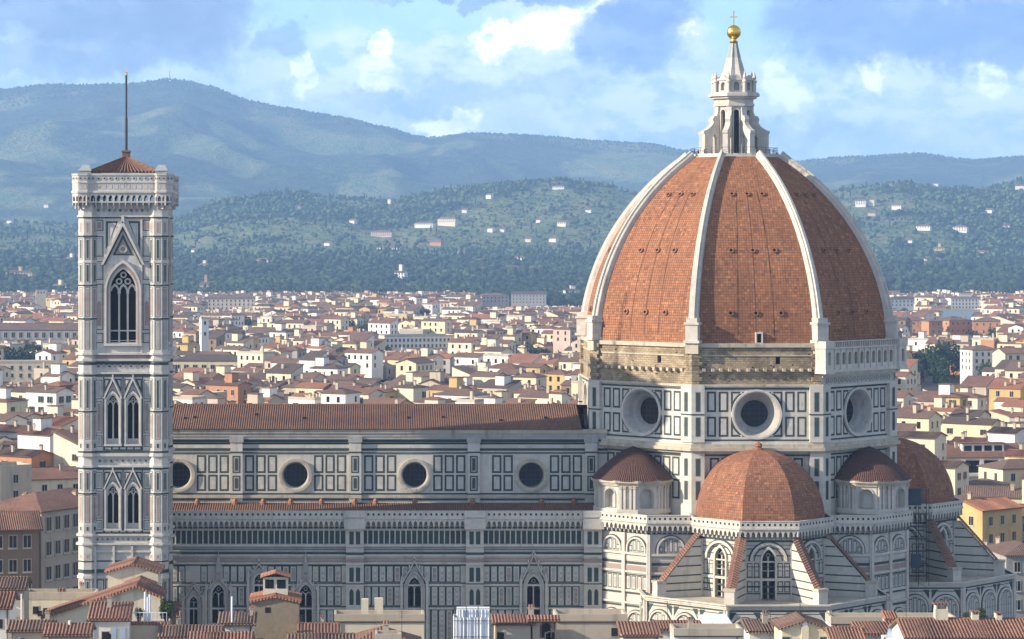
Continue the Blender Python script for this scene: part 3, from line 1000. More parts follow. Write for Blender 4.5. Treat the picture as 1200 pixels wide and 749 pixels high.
for k in range(8):
    a = R(-67.5 + 45 * k)
    er = Vector((math.cos(a), math.sin(a), 0))
    et = Vector((-er.y, er.x, 0))
    c22 = math.cos(R(22.5))
    mb = MB()
    secs = []
    n = 30
    for i in range(n + 1):
        z = 63.0 + (91.2 - 63.0) * i / n
        zc = min(z, 91.0)
        rr = apo(zc) / c22
        dr = (apo(min(zc + .2, 91.2)) - apo(zc - .2)) / .4 / c22
        tg = (er * dr + Vector((0, 0, 1))).normalized()
        nn = er * tg.z - Vector((0, 0, 1)) * (tg.dot(er))
        w = 0.76 - 0.32 * i / n
        p = er * rr + Vector((0, 0, z))
        prof = [(-w, -.9), (-w, .45), (-w * .8, .62), (-w * .45, .62), (-w * .38, .95), (w * .38, .95), (w * .45, .62), (w * .8, .62), (w, .45), (w, -.9)]
        secs.append([p + et * x + nn * y for x, y in prof])
    for A, B in zip(secs, secs[1:]):
        for j in range(len(A) - 1):
            mb.face([A[j], A[j + 1], B[j + 1], B[j]], 'rib')
    # foot of the rib
    r0 = 23.1 / c22
    for z0, z1, w, ro in ((60.6, 62.2, 1.0, 0.9), (62.2, 62.6, 1.25, 1.25), (62.6, 65.0, 0.95, 1.05), (65.0, 65.35, 1.15, 1.25), (65.35, 66.0, 0.85, 1.0)):
        q = [er * (r0 - 2.2) + et * w, er * (r0 - 2.2) - et * w, er * (r0 + ro) - et * w, er * (r0 + ro) + et * w]
        mb.prism([(p.x, p.y) for p in q][::-1] if False else [(p.x, p.y) for p in q], z0, z1, 'cream' if z0 < 62 else 'rib')
    mb.build('rib', cath)

# ---- lantern
mb = MB()


def octo(r, off=22.5):
    return [(r * math.cos(R(off + 45 * i)), r * math.sin(R(off + 45 * i))) for i in range(8)]


c22 = math.cos(R(22.5))
mb.prism(octo(6.9 / c22), 90.6, 91.1, 'rib')
mb.prism(octo(6.5 / c22), 91.1, 91.55, 'rib')
LA = 2.75
for k in range(8):
    a = R(-90 + 45 * k)
    f = Fr((LA * math.cos(a), LA * math.sin(a)), a)
    h = LA * T22
    o = arch(0, 91.6, 98.2, 0.42)
    f.holed(mb, rect(-h, h, 91.5, 99.3), [o], 0, 'rib')
    f.recess(mb, o, 0, -0.55, 'rib', 'glass')
    f.ring(mb, o, arch(0, 91.6, 98.2, .6), 0, .14, 'rib')
    for z0, z1, d in ((99.2, 99.6, .35), (99.6, 100.4, .2), (100.4, 100.75, .7), (100.75, 101.2, 1.15), (101.2, 101.4, .95)):
        f.box(mb, -h, h, z0, z1, -.3, d, 'rib', T22)
    # upper storey with niches
    f2 = Fr((2.55 * math.cos(a), 2.55 * math.sin(a)), a)
    h2 = 2.55 * T22
    o = arch(0, 101.7, 102.6, .42)
    f2.holed(mb, rect(-h2, h2, 101.3, 103.3), [o], 0.35, 'rib')
    f2.recess(mb, o, 0.35, -0.1, 'rib', 'grey')
    f2.box(mb, -h2, h2, 103.3, 103.6, -.4, 0.55, 'rib', T22)
    f2.poly(mb, [(-.7, 103.6), (.7, 103.6), (.45, 104.0), (0, 104.25), (-.45, 104.0)], 0.1, 0.4, 'rib')
    v = R(-67.5 + 45 * k)
    cx_, cy_ = 3.35 * math.cos(v), 3.35 * math.sin(v)
    mb.lathe((cx_, cy_), [(.3, 101.3), (.3, 102.9), (.42, 103.0), (.42, 103.2), (.22, 103.4), (.34, 103.8), (.2, 104.15), (.1, 104.6), (0, 105.0)], 8, 'rib')
lant = mb.build('lantern', cath)
for k in range(8):                                                       # scrolled buttresses
    v = R(-67.5 + 45 * k)
    f = Fr((0, 0), v - math.pi / 2)                                      # u runs along the radius
    mb = MB()
    prof = [(2.7, 91.5), (3.4, 91.5), (3.4, 94.2), (3.75, 94.75), (4.1, 94.2), (4.1, 91.5), (5.6, 91.5), (5.6, 94.7), (5.75, 94.8), (5.75, 95.2), (5.2, 95.4), (4.7, 95.7), (4.25, 96.1),
            (3.95, 96.6), (4.1, 97.1), (3.85, 97.6), (3.4, 97.65), (3.15, 98.3), (3.15, 99.1), (2.7, 99.1)]
    f.poly(mb, prof, -0.42, 0.42, 'rib')
    f.poly(mb, prof[::-1], -0.42, -0.42, 'rib')
    f.box(mb, 5.35, 5.85, 91.5, 92.3, -.55, .55, 'rib')
    mb.build('lantern_buttress', lant)
mb = MB()
pr = []
n = 16
for i in range(n):
    t0, t1 = 2 * math.pi * i / n, 2 * math.pi * (i + 1) / n
    ra, rb = (1.0, .82) if i % 2 else (.82, 1.0)
    lv = [(2.35, 103.6), (1.75, 105.0), (1.15, 107.0), (0.62, 109.4)]
    for j, ((r0, z0), (r1, z1)) in enumerate(zip(lv, lv[1:])):
        mb.face([(r0 * ra * math.cos(t0), r0 * ra * math.sin(t0), z0), (r0 * rb * math.cos(t1), r0 * rb * math.sin(t1), z0),
                 (r1 * rb * math.cos(t1), r1 * rb * math.sin(t1), z1), (r1 * ra * math.cos(t0), r1 * ra * math.sin(t0), z1)], 'rib' if j < 2 else 'patina')
mb.build('spire', lant)
mb = MB()
mb.lathe((0, 0), [(.62, 109.4), (.7, 109.6), (.5, 109.75), (.42, 110.0), (.55, 110.1)] + [(1.15 * math.cos(R(t)), 111.15 + 1.15 * math.sin(R(t))) for t in range(-60, 90, 15)] + [(0.02, 112.3)], 20, 'gold')
mb.build('golden_ball', lant)
mb = MB()
mb.box(-.09, .09, -.09, .09, 112.2, 114.6, 'gold')
mb.box(-.6, .6, -.085, .085, 113.5, 113.68, 'gold')
mb.build('cross', lant)
mb = MB()
for k in range(8):                                                       # railing round the lantern platform
    p, q = octo(6.6 / c22)[k], octo(6.6 / c22)[(k + 1) % 8]
    for z in (92.05, 92.5):
        mb.tube((*p, z), (*q, z), 0.035, 'iron', 4)
    for j in range(5):
        x, y = p[0] + (q[0] - p[0]) * j / 5, p[1] + (q[1] - p[1]) * j / 5
        mb.tube((x, y, 91.5), (x, y, 92.5), 0.035, 'iron', 4)
mb.build('railing', lant)

# ---- tribunes: built for the south side, then copied to the apse
TY, TA = -25.2, 9.35
mb = MB()
gm = MB()
tl = TA * T22
for k in (-2, -1, 0, 1, 2):
    a = R(-90 + 45 * k)
    f = Fr((TA * math.cos(a), TY + TA * math.sin(a)), a)
    win = arch(0, 24.9, 30.6, 0.95, True, 5)
    f.holed(mb, rect(-tl, tl, 20.0, 35.6), [win], 0, 'panel')
    f.recess(mb, win, 0, -0.7, 'grey', None)
    bands(mb, f, -tl, tl, [(33.3, 33.6, .05, 'green'), (33.6, 33.85, .15, 'white'), (26.6, 26.85, .05, 'green'), (25.6, 25.8, .05, 'green'), (27.6, 27.95, .2, 'white'), (30.3, 30.5, .1, 'white'), (28.05, 28.15, .03, 'green'), (29.0, 29.12, .03, 'grey'), (29.6, 29.72, .03, 'green'), (31.2, 31.36, .03, 'green'), (32.2, 32.36, .03, 'green'), (32.75, 32.9, .03, 'pink')], T22)
    for s_ in (-1, 1):
        for c0 in (1.75, 2.75):
            f.panel(mb, s_ * c0 - .4, s_ * c0 + .4, 25.9, 27.5, .13)
            f.panel(mb, s_ * c0 - .4, s_ * c0 + .4, 28.1, 30.2, .13)
        lo, hi = sorted((s_ * tl - s_ * .5, s_ * tl))
        f.box(mb, lo - .1, hi + .1, 20, 33.3, 0, .25, 'white')
    f.ring(mb, arch(0, 30.4, 30.5, 2.4, False, 10)[2:], arch(0, 30.4, 30.5, 2.75, False, 10)[2:], 0, .35, 'white', closed=False)
    f.ring(mb, arch(0, 30.4, 30.5, 2.75, False, 10)[2:], arch(0, 30.4, 30.5, 2.95, False, 10)[2:], 0, .12, 'green', closed=False)
    f.ring(mb, arch(0, 30.4, 30.5, 2.0, False, 10)[2:], arch(0, 30.4, 30.5, 2.15, False, 10)[2:], 0, .08, 'green', closed=False)
    gallery(gm, f, -tl, tl, 36.5, 1.15, T22, T22)
mb.face([(p[0], p[1] + TY, 35.55) for p in octo(TA / c22)], 'cream')
trib = mb.build('tribune', cath)
gm.build('gallery', trib)
for k in (-2, -1, 0, 1, 2):
    a = R(-90 + 45 * k)
    f = Fr((TA * math.cos(a), TY + TA * math.sin(a)), a)
    mb = MB()
    o = arch(0, 24.9, 30.6, .95, True, 5)
    f.ring(mb, o, arch(0, 24.9, 30.6, 1.2, True, 5), 0, .3, 'white')
    f.poly(mb, o, -.6, -.6, 'glass')
    for u in (0,):
        f.box(mb, u - .1, u + .1, 24.9, 31.0, -.6, -.2, 'white')
    f.ring(mb, circ(0, 31.3, .22, 8), circ(0, 31.3, .36, 8), -.6, -.25, 'grey')
    mb.build('window', trib)
mb = MB()
n = 14
for k in range(8):
    a = R(-90 + 45 * k)
    f = Fr((0, TY), a)
    L = 0
    for i in range(n):
        t0, t1 = R(88) * i / n, R(88) * (i + 1) / n
        a0, a1 = 9.35 * math.cos(t0) ** .92, 9.35 * math.cos(t1) ** .92
        z0, z1 = 35.9 + 10.3 * math.sin(t0), 35.9 + 10.3 * math.sin(t1)
        d = math.hypot(a1 - a0, z1 - z0)
        h0, h1 = a0 * T22, a1 * T22
        mb.face([f.p(-h0, z0, a0), f.p(h0, z0, a0), f.p(h1, z1, a1), f.p(-h1, z1, a1)], 'domes', [(-h0 + 5 * k, L), (h0 + 5 * k, L), (h1 + 5 * k, L + d), (-h1 + 5 * k, L + d)])
        L += d
mb.build('tribune_dome', trib)
mb = MB()
mb.lathe((0, TY), [(.75, 46.0), (.75, 46.3), (.45, 46.5), (.6, 46.8), (.5, 47.1), (0, 47.4)], 10, 'domes')
mb.build('finial', trib)
for k in range(-2, 2):
    v = R(-90 + 22.5 + 45 * k)
    er = Vector((math.cos(v), math.sin(v), 0))
    et = Vector((-er.y, er.x, 0))
    f = Fr((0, TY), v - math.pi / 2)
    mb = MB()
    prof = [(9.9, 24.6), (17.4, 24.6), (17.4, 27.2), (16.4, 27.2), (10.9, 33.2), (9.9, 33.2)]
    f.poly(mb, prof, -.5, .5, 'white')
    f.poly(mb, prof[::-1], -.5, -.5, 'white')
    for z in (25.6, 26.7, 27.8, 29.2, 30.6, 32.0):                        # dark courses on the flanks
        r1 = 16.4 - (z - 27.2) / 6.0 * 5.5 if z > 27.2 else 17.3
        for d in (.512, -.512):
            f.quad(mb, 10.2, r1 - .25, z, z + .2, d, 'green')
    mb.prism([(p.x, p.y + TY) for p in (er * 16.3 + et * .75, er * 16.3 - et * .75, er * 17.8 - et * .75, er * 17.8 + et * .75)], 24.6, 26.9, 'white')
    mb.prism([(p.x, p.y + TY) for p in (er * 16.2 + et * .9, er * 16.2 - et * .9, er * 17.9 - et * .9, er * 17.9 + et * .9)], 26.9, 27.3, 'cream')
    A, B = er * 16.9 + Vector((0, TY, 27.25)), er * 10.7 + Vector((0, TY, 34.0))
    for s_ in (-1, 1):
        tile_slope(mb, A + et * (.85 * s_) - Vector((0, 0, .15)), B + et * (.85 * s_) - Vector((0, 0, .15)), B + Vector((0, 0, .2)), A + Vector((0, 0, .2)), 'tile_red', humps=False)
    w = et * .85
    mb.face([A - w - Vector((0, 0, .15)), A + w - Vector((0, 0, .15)), A + w - Vector((0, 0, .5)), A - w - Vector((0, 0, .5))], 'cream')
    mb.build('flying_buttress', trib)
mb = MB()
KA = 17.8
kl = KA * T22
for k in (-2, -1, 0, 1, 2):
    a = R(-90 + 45 * k)
    f = Fr((KA * math.cos(a), TY + KA * math.sin(a)), a)
    f.quad(mb, -kl, kl, 0, 24.8, 0, 'white')
    bands(mb, f, -kl, kl, [(25.05, 25.25, .5, 'white'), (24.7, 25.05, .25, 'white'), (24.2, 24.45, .05, 'green'), (24.45, 24.7, .12, 'white'), (15.6, 15.9, .2, 'white'), (23.8, 23.92, .03, 'green'), (20.6, 20.75, .03, 'green'), (19.2, 19.35, .03, 'green'), (17.8, 17.95, .03, 'green')], T22)
    for i in range(3):
        blind_arch(mb, f, (i - 1) * 4.75, 16.0, 21.3, 2.0, 0, 'panel')
        for s_ in (-1, 1):
            f.poly(mb, [((i - 1) * 4.75 + s_ * 2.2, 24.1), ((i - 1) * 4.75 + s_ * 2.2, 22.6), ((i - 1) * 4.75 + s_ * 1.2, 24.1)], .015, .015, 'green')
    for s_ in (-1, 1):
        f.box(mb, s_ * kl - .35, s_ * kl + .35, 0, 24.4, 0, .3, 'white')
oc = octo(KA / c22)
mb.face([(p[0], p[1] + TY, 24.75) for p in oc], 'cream')
mb.build('chapel_wall', trib)

def copy_tree(o, parent=None):
    c = o.copy()
    COL.objects.link(c)
    c.parent = parent
    for ch in list(o.children):
        copy_tree(ch, c)
    return c


t2 = copy_tree(trib, cath)
t2.rotation_euler.z = R(90)
# transept mass under the drum so that nothing is hollow
mb = MB()
mb.prism(octo(23.0 / c22), 0, 35.7, 'white')
mb.build('crossing_base', cath)

# ------------------------------------------------------------------ bell tower
BT = (-32.05, 396.8, 0.0)
bt = thing('bell_tower', 'tall square marble bell tower with tracery windows and a flagpole on top', 'bell tower', BT)
HW = 5.9
LEV = [(61.1, 81.2), (46.9, 57.9), (34.7, 44.4), (0.0, 33.3)]
for fi, ang in enumerate((S, E_, W_, R(90))):
    f = Fr((HW * math.cos(ang), HW * math.sin(ang)), ang)
    mb = MB()
    big = arch(0, 62.8, 70.3, 1.9, True, 8)
    bi4 = [arch(u, 47.9, 53.6, .82, True, 5) for u in (-1.48, 1.48)]
    bi3 = [arch(u, 35.5, 40.3, .82, True, 5) for u in (-1.48, 1.48)]
    f.holed(mb, rect(-4.6, 4.6, 0, 83.5), [big] + bi4 + bi3, 0, 'campa')
    # friezes and string courses
    for z0, z1, d, m in [(81.2, 81.45, .35, 'campa'), (81.0, 81.2, .05, 'green'), (61.0, 61.25, .45, 'campa'), (60.4, 61.0, .12, 'pink'), (60.1, 60.4, .4, 'campa'), (59.5, 60.0, .04, 'green'), (58.2, 58.45, .35, 'campa'),
                         (57.9, 58.1, .04, 'green'), (46.6, 46.9, .06, 'green'), (46.1, 46.5, .4, 'campa'), (44.5, 44.8, .45, 'campa'), (44.25, 44.45, .06, 'green'), (34.45, 34.7, .45, 'campa'), (33.1, 33.4, .5, 'campa'),
                         (34.75, 34.95, .06, 'green'), (32.0, 32.3, .3, 'campa'), (29.0, 29.5, .25, 'green'), (28.2, 28.6, .3, 'campa'), (30.6, 30.8, .06, 'green')]:
        f.box(mb, -4.6, 4.6, z0, z1, 0, d, m)
    for zz, hh, st in ((82.2, .42, .8), (59.3, .4, .8), (45.4, .42, .85), (33.9, .34, .75)):
        n = int(7.6 / st)
        for i in range(n + 1):
            c0 = (i - n / 2) * st
            f.ring(mb, circ(c0, zz, hh * .45, 6), circ(c0, zz, hh * .8, 6), 0, .06, 'grey')
            f.poly(mb, circ(c0, zz, hh * .4, 6), .01, .01, 'pink' if i % 2 else 'green')
    # side panels of the belfry storey
    for s_ in (-1, 1):
        c0 = s_ * 3.5
        for z0, z1, fm in ((79.2, 80.8, 'pink'), (75.4, 78.4, 'panel'), (72.0, 74.7, 'panel'), (64.6, 71.4, 'panel'), (62.7, 64.2, 'panel')):
            f.panel(mb, c0 - .62, c0 + .62, z0, z1, .14, 'green', 'campa')
            f.quad(mb, c0 - .36, c0 + .36, z0 + .28, z1 - .28, .042, 'grey')
            f.quad(mb, c0 - .28, c0 + .28, z0 + .36, z1 - .36, .054, fm)
        f.poly(mb, arch(c0, 65.2, 68.4, .3, True, 3), .05, .07, 'pink')
        f.box(mb, s_ * 2.72 - .13, s_ * 2.72 + .13, 61.3, 81, 0, .16, 'campa')
        # framed triangles beside the gable
        for ins, m, d in ((0, 'green', .012), (.3, 'campa', .026), (.5, 'grey', .04), (.62, 'campa', .052)):
            f.poly(mb, [(s_ * (2.5 - ins), 80.6 - ins), (s_ * (.75 + ins * .9), 80.6 - ins), (s_ * (2.5 - ins), 76.4 + ins * 2.4)], d, d, m)
        # lower storeys' side panels
        for zb, zt in ((46.95, 57.85), (34.8, 44.2)):
            f.box(mb, s_ * 4.2 - .06, s_ * 4.2 + .06, zb, zt, 0, .05, 'green')
            f.box(mb, s_ * 2.85 - .06, s_ * 2.85 + .06, zb, zt, 0, .05, 'green')
            hgt = zt - zb
            for q0, q1, fm in ((.05, .2, 'grey'), (.23, .66, 'pink'), (.69, .95, 'grey')):
                f.panel(mb, s_ * 3.52 - .48, s_ * 3.52 + .48, zb + hgt * q0, zb + hgt * q1, .1, 'green', 'campa')
                f.quad(mb, s_ * 3.52 - .24, s_ * 3.52 + .24, zb + hgt * q0 + .28, zb + hgt * q1 - .28, .045, fm)
    for zb, zt in ((46.95, 57.85), (34.8, 44.2)):
        f.box(mb, -4.2, 4.2, zt - .12, zt, 0, .05, 'green')
        f.box(mb, -2.8, 2.8, zb, zb + .6, 0, .08, 'green')
        for i in range(5):
            f.quad(mb, -2.6 + i * 1.08, -1.75 + i * 1.08, zb + .15, zb + .45, .09, 'campa')
        f.box(mb, -.07, .07, zb, zt, 0, .06, 'green')
        for u in (-2.2, -.75, .75, 2.2):                                  # framed triangles over the windows
            s_ = 1 if u in (-.75, 2.2) else -1
            f.poly(mb, [(u - .5 * s_, zt - .4), (u + .55 * s_, zt - .4), (u + .55 * s_, zt - 2.6)], .012, .012, 'green')
            f.poly(mb, [(u - .1 * s_, zt - .6), (u + .38 * s_, zt - .6), (u + .38 * s_, zt - 1.7)], .024, .024, 'campa')
    # statue niches low down
    for u in (-2.7, 0, 2.7):
        for du in (-.62, .62):
            f.panel(mb, u + du - .55, u + du + .55, 22.0, 28.0, .14, 'green', 'panel')
            f.poly(mb, arch(u + du, 22.6, 26.4, .3, True, 3), .04, .05, 'grey')
        f.box(mb, u - 1.35 - .16, u - 1.35 + .16, 20, 33, 0, .4, 'campa')
    mb.build('shaft_wall', bt)
    # belfry window
    mb = MB()
    for r0, r1, d0, d1, m in ((1.9, 2.15, 0, .15, 'campa'), (2.15, 2.4, 0, .3, 'pink'), (2.4, 2.7, 0, .48, 'campa')):
        f.ring(mb, arch(0, 62.6, 70.3, r0, True, 8), arch(0, 62.6, 70.3, r1, True, 8), d0, d1, m)
    f.recess(mb, big, 0.05, -1.3, 'campa', None)
    f.box(mb, -2.8, 2.8, 62.3, 62.65, 0, .5, 'campa')
    for s_ in (-1, 1):
        a_, b_ = (s_ * 2.85, 74.2), (0, 79.9)
        f.poly(mb, [a_, (a_[0] + s_ * .35, a_[1]), (0, b_[1] + .75), b_], 0, .6, 'campa')
        f.poly(mb, [(a_[0] - s_ * .25, a_[1]), a_, b_, (0, b_[1] - .5)], 0, .35, 'green')
        for q in (.15, .35, .55, .75):
            f.box(mb, a_[0] * (1 - q) + s_ * .2 - .11, a_[0] * (1 - q) + s_ * .2 + .11, a_[1] + (b_[1] - a_[1]) * q + .3, a_[1] + (b_[1] - a_[1]) * q + .75, .2, .5, 'campa')
    f.poly(mb, [(-1.5, 75.6), (1.5, 75.6), (0, 78.7)], .02, .05, 'green')
    f.poly(mb, [(-1.1, 75.8), (1.1, 75.8), (0, 78.1)], .06, .08, 'pink')
    f.ring(mb, circ(0, 76.5, .35, 12), circ(0, 76.5, .6, 12), .05, .2, 'campa')
    f.box(mb, -.22, .22, 80.3, 81.4, .1, .6, 'campa')
    w = mb.build('belfry_window', bt)
    mb = MB()
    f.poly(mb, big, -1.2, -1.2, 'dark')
    for u in (-.63, .63):
        f.box(mb, u - .13, u + .13, 62.8, 70.6, -.9, -.55, 'campa')
        f.box(mb, u - .2, u + .2, 69.9, 70.3, -.95, -.5, 'campa')
    for u in (-1.26, 0, 1.26):
        f.ring(mb, arch(u, 70.2, 70.3, .42, True, 4)[2:], arch(u, 70.2, 70.3, .66, True, 4)[2:], -.9, -.6, 'campa', closed=False)
    for u, z in ((-.64, 71.75), (.64, 71.75), (0, 72.7)):
        f.ring(mb, circ(u, z, .26, 10), circ(u, z, .5, 10), -.9, -.6, 'campa')
    f.box(mb, -1.9, 1.9, 63.0, 63.1, -.8, -.6, 'campa')
    f.box(mb, -1.9, 1.9, 64.4, 64.6, -.85, -.6, 'campa')
    mb.build('tracery', w)
    for (zb, zs, za), olist in (((47.9, 53.6, 57.2), bi4), ((35.5, 40.3, 43.9), bi3)):
        for u, o in zip((-1.48, 1.48), olist):
            mb = MB()
            f.ring(mb, o, arch(u, zb, zs, 1.0, True, 5), 0, .2, 'campa')
            f.ring(mb, arch(u, zb, zs, 1.0, True, 5), arch(u, zb, zs, 1.22, True, 5), 0, .38, 'campa')
            f.recess(mb, o, .05, -.9, 'campa', None)
            f.box(mb, u - 1.3, u + 1.3, zb - .3, zb, 0, .45, 'campa')
            for s_ in (-1, 1):
                f.poly(mb, [(u + s_ * 1.2, zs + 1.0), (u + s_ * 1.42, zs + 1.0), (u, za + .45), (u, za)], 0, .5, 'campa')
                f.poly(mb, [(u + s_ * 1.08, zs + 1.0), (u + s_ * 1.2, zs + 1.0), (u, za), (u, za - .22)], 0, .3, 'green')
                f.box(mb, u + s_ * 1.12 - .1, u + s_ * 1.12 + .1, zb, zs + 1.2, 0, .42, 'campa')
            f.ring(mb, circ(u, zs + 2.0, .16, 8), circ(u, zs + 2.0, .3, 8), 0, .2, 'pink')
            f.box(mb, u - .1, u + .1, za + .3, za + .9, .1, .4, 'campa')
            w = mb.build('twin_window', bt)
            mb = MB()
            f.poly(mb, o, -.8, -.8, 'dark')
            f.box(mb, u - .1, u + .1, zb, zs + .1, -.6, -.25, 'campa')
            for s_ in (-1, 1):
                f.ring(mb, arch(u + s_ * .41, zs - .1, zs, .26, True, 3)[2:], arch(u + s_ * .41, zs - .1, zs, .43, True, 3)[2:], -.6, -.3, 'campa', closed=False)
            f.ring(mb, circ(u, zs + .85, .14, 8), circ(u, zs + .85, .28, 8), -.6, -.3, 'campa')
            f.box(mb, u - .82, u + .82, zb, zb + .75, -.55, -.35, 'campa')
            mb.build('tracery', w)
for sx_ in (-1, 1):
    for sy_ in (-1, 1):
        c = (sx_ * 5.15, sy_ * 5.15)
        ap = 1.42
        mb = MB()
        mb.prism([(c[0] + x, c[1] + y) for x, y in octo(ap / c22)], 0, 83.5, 'campa')
        for k in range(8):
            a = R(45 * k)
            f = Fr((c[0] + ap * math.cos(a), c[1] + ap * math.sin(a)), a)
            if f.n.x * sx_ < -.8 or f.n.y * sy_ < -.8 or (f.n.x * sx_ < 0 and f.n.y * sy_ < 0):
                continue
            for z0, z1 in ((78.7, 80.6), (74.9, 78.1), (71.5, 74.4), (66.6, 70.9), (61.8, 66.0), (53.0, 57.5), (48.6, 52.4), (47.1, 48.2), (41.0, 43.9), (36.4, 40.4), (35.0, 36.0), (23.0, 28.0), (30.9, 31.9)):
                f.quad(mb, -.38, .38, z0, z1, .012, 'green' if z1 - z0 > 2 else 'grey')
                f.quad(mb, -.28, .28, z0 + .08, z1 - .08, .024, 'campa')
                f.quad(mb, -.17, .17, z0 + .22, z1 - .22, .036, ('pink', 'grey', 'green')[int(z0) % 3])
            for z0, z1, d, m in [(81.2, 81.45, .2, 'campa'), (81.0, 81.2, .03, 'green'), (78.25, 78.5, .1, 'green'), (71.1, 71.3, .1, 'green'), (74.5, 74.7, .08, 'campa'), (66.15, 66.4, .08, 'green'),
                                 (61.0, 61.3, .3, 'campa'), (60.1, 60.4, .3, 'campa'), (59.5, 59.9, .03, 'green'), (58.2, 58.45, .2, 'campa'), (57.8, 58.05, .03, 'green'), (52.55, 52.8, .05, 'green'), (46.6, 46.9, .04, 'green'), (46.1, 46.5, .28, 'campa'),
                                 (44.5, 44.8, .3, 'campa'), (44.2, 44.4, .04, 'green'), (40.5, 40.75, .05, 'green'), (34.4, 34.7, .3, 'campa'), (33.1, 33.4, .35, 'campa'), (29.0, 29.5, .1, 'green'), (28.2, 28.6, .18, 'campa'), (30.6, 30.8, .04, 'green')]:
                f.box(mb, -ap * T22, ap * T22, z0, z1, 0, d, m, T22)
        mb.build('corner_buttress', bt)
# projecting gallery
mb = MB()
GO = 7.4
ch = 2.3
plan = [(-GO, -GO + ch * .42), (-GO + ch * .42, -GO), (-GO + ch, -GO), (-GO + ch + .35, -GO + .35), (GO - ch - .35, -GO + .35), (GO - ch, -GO), (GO - ch * .42, -GO), (GO, -GO + ch * .42)]
full = []
for k in range(4):
    ca, sa = math.cos(R(90 * k)), math.sin(R(90 * k))
    pts = plan[1:] if True else plan
    full += [(x * ca - y * sa, x * sa + y * ca) for x, y in pts]
n = len(full)
inner = [(x * .955, y * .955) for x, y in full]
for i in range(n):
    p, q = full[i], full[(i + 1) % n]
    if math.hypot(p[0] - q[0], p[1] - q[1]) < .01:
        continue
    f, L = chord(p, q)
    h = L / 2
    f.quad(mb, -h, h, 85.0, 87.3, 0, 'campa')
    f.quad(mb, -h, h, 85.0, 87.3, -.35, 'campa')
    f.box(mb, -h, h, 87.3, 87.55, -.4, .12, 'campa', .2)
    f.box(mb, -h, h, 86.2, 86.4, 0, .1, 'campa', .2)
    f.box(mb, -h, h, 84.75, 85.05, 0, .15, 'campa', .2)
    k = max(1, round(L / .85))
    w = L / k
    for j in range(k):
        c0 = -h + (j + .5) * w
        f.quad(mb, c0 - w * .36, c0 + w * .36, 85.25, 86.0, .012, 'grey')
        f.quad(mb, c0 - w * .28, c0 + w * .28, 85.33, 85.92, .024, 'panel')
        f.ring(mb, circ(c0, 86.85, .12, 8), circ(c0, 86.85, .3, 8), 0, .05, 'grey')
        f.quad(mb, c0 - .1, c0 + .1, 86.75, 86.95, .01, 'dark')
        o = arch(c0, 83.5, 83.9, w * .34, True, 3)
        f.holed(mb, rect(c0 - w / 2, c0 + w / 2, 83.3, 84.75), [o], -.05, 'campa')
        f.box(mb, c0 - w / 2 - .09, c0 - w / 2 + .09, 82.9, 84.7, -.9, -.052, 'grey')
        f.box(mb, c0 - w / 2 - .09, c0 - w / 2 + .09, 82.4, 83.0, -1.2, -.55, 'campa')
for i in range(n):
    p, q = full[i], full[(i + 1) % n]
    mb.face([(*p, 84.85), (*q, 84.85), (0, 0, 84.85)], 'campa')
mb.build('gallery', bt)
mb = MB()
e = 5.35
for k in range(4):
    ca, sa = math.cos(R(90 * k)), math.sin(R(90 * k))
    rot = lambda x, y, z: (x * ca - y * sa, x * sa + y * ca, z)
    nn = 20
    for i in range(nn):
        a, b = -e + 2 * e * i / nn, -e + 2 * e * (i + 1) / nn
        top = .5
        ta, tb = a / e * top, b / e * top
        hm = .3
        mid = (a * .55 + b * .45)
        tm = mid / e * top
        p = [rot(a, -e, 87.7), rot(mid, -e, 87.7 + hm), rot(b - .06, -e, 87.7), rot(b, -e, 87.7)]
        q = [rot(ta, -top, 90.1), rot(tm, -top, 90.1 + hm * .3), rot(tb, -top, 90.1), rot(tb, -top, 90.1)]
        mb.face([p[0], p[1], q[1], q[0]], 'navetile')
        mb.face([p[1], p[2], q[2], q[1]], 'navetile')
    mb.box(-e, e, -e, -e + .01, 84.9, 87.7, 'campa') if k == 0 else None
    f = Fr((e * math.cos(R(90 * k)), e * math.sin(R(90 * k))), R(90 * k))
    f.quad(mb, -e, e, 84.9, 87.7, -.02, 'campa')
mb.box(-.55, .55, -.55, .55, 89.7, 91.2, 'navetile')
mb.box(-.68, .68, -.68, .68, 90.9, 91.1, 'navetile')
mb.build('pyramid_roof', bt)
for s_ in (-1, 1):                                                       # stair hoods at two corners of the terrace
    mb = MB()
    mb.box(s_ * 5.6 - .9, s_ * 5.6 + .9, -6.3, -4.6, 85, 88.0, 'grey')
    mb.face([(s_ * 5.6 - 1, -6.4, 88.0), (s_ * 5.6 + 1, -6.4, 88.0), (s_ * 5.6 + .5, -4.6, 88.9), (s_ * 5.6 - .5, -4.6, 88.9)], 'patina')
    mb.face([(s_ * 5.6 + 1, -6.4, 88.0), (s_ * 5.6 + 1, -4.6, 88.0), (s_ * 5.6 + .5, -4.6, 88.9)], 'patina')
    mb.face([(s_ * 5.6 - 1, -6.4, 88.0), (s_ * 5.6 - .5, -4.6, 88.9), (s_ * 5.6 - 1, -4.6, 88.0)], 'patina')
    mb.build('stair_hood', bt)
mb = MB()
mb.tube((0, 0, 91.1), (0, 0, 96), .2, 'iron', 8)
mb.tube((0, 0, 96), (0, 0, 102.3), .15, 'iron', 8)
mb.lathe((0, 0), [(0, 102.2), (.22, 102.4), (.22, 102.7), (.05, 102.9), (.03, 103.4), (0, 103.5)], 8, 'gold')
mb.build('flagpole', bt)
#TERRAIN

# ------------------------------------------------------------------ ground and hills
mb = MB()
mb.face([(-6000, -200, 0), (8000, -200, 0), (8000, 15000, 0), (-6000, 15000, 0)], 'asphalt')
tag(mb.build('ground'), kind='structure')


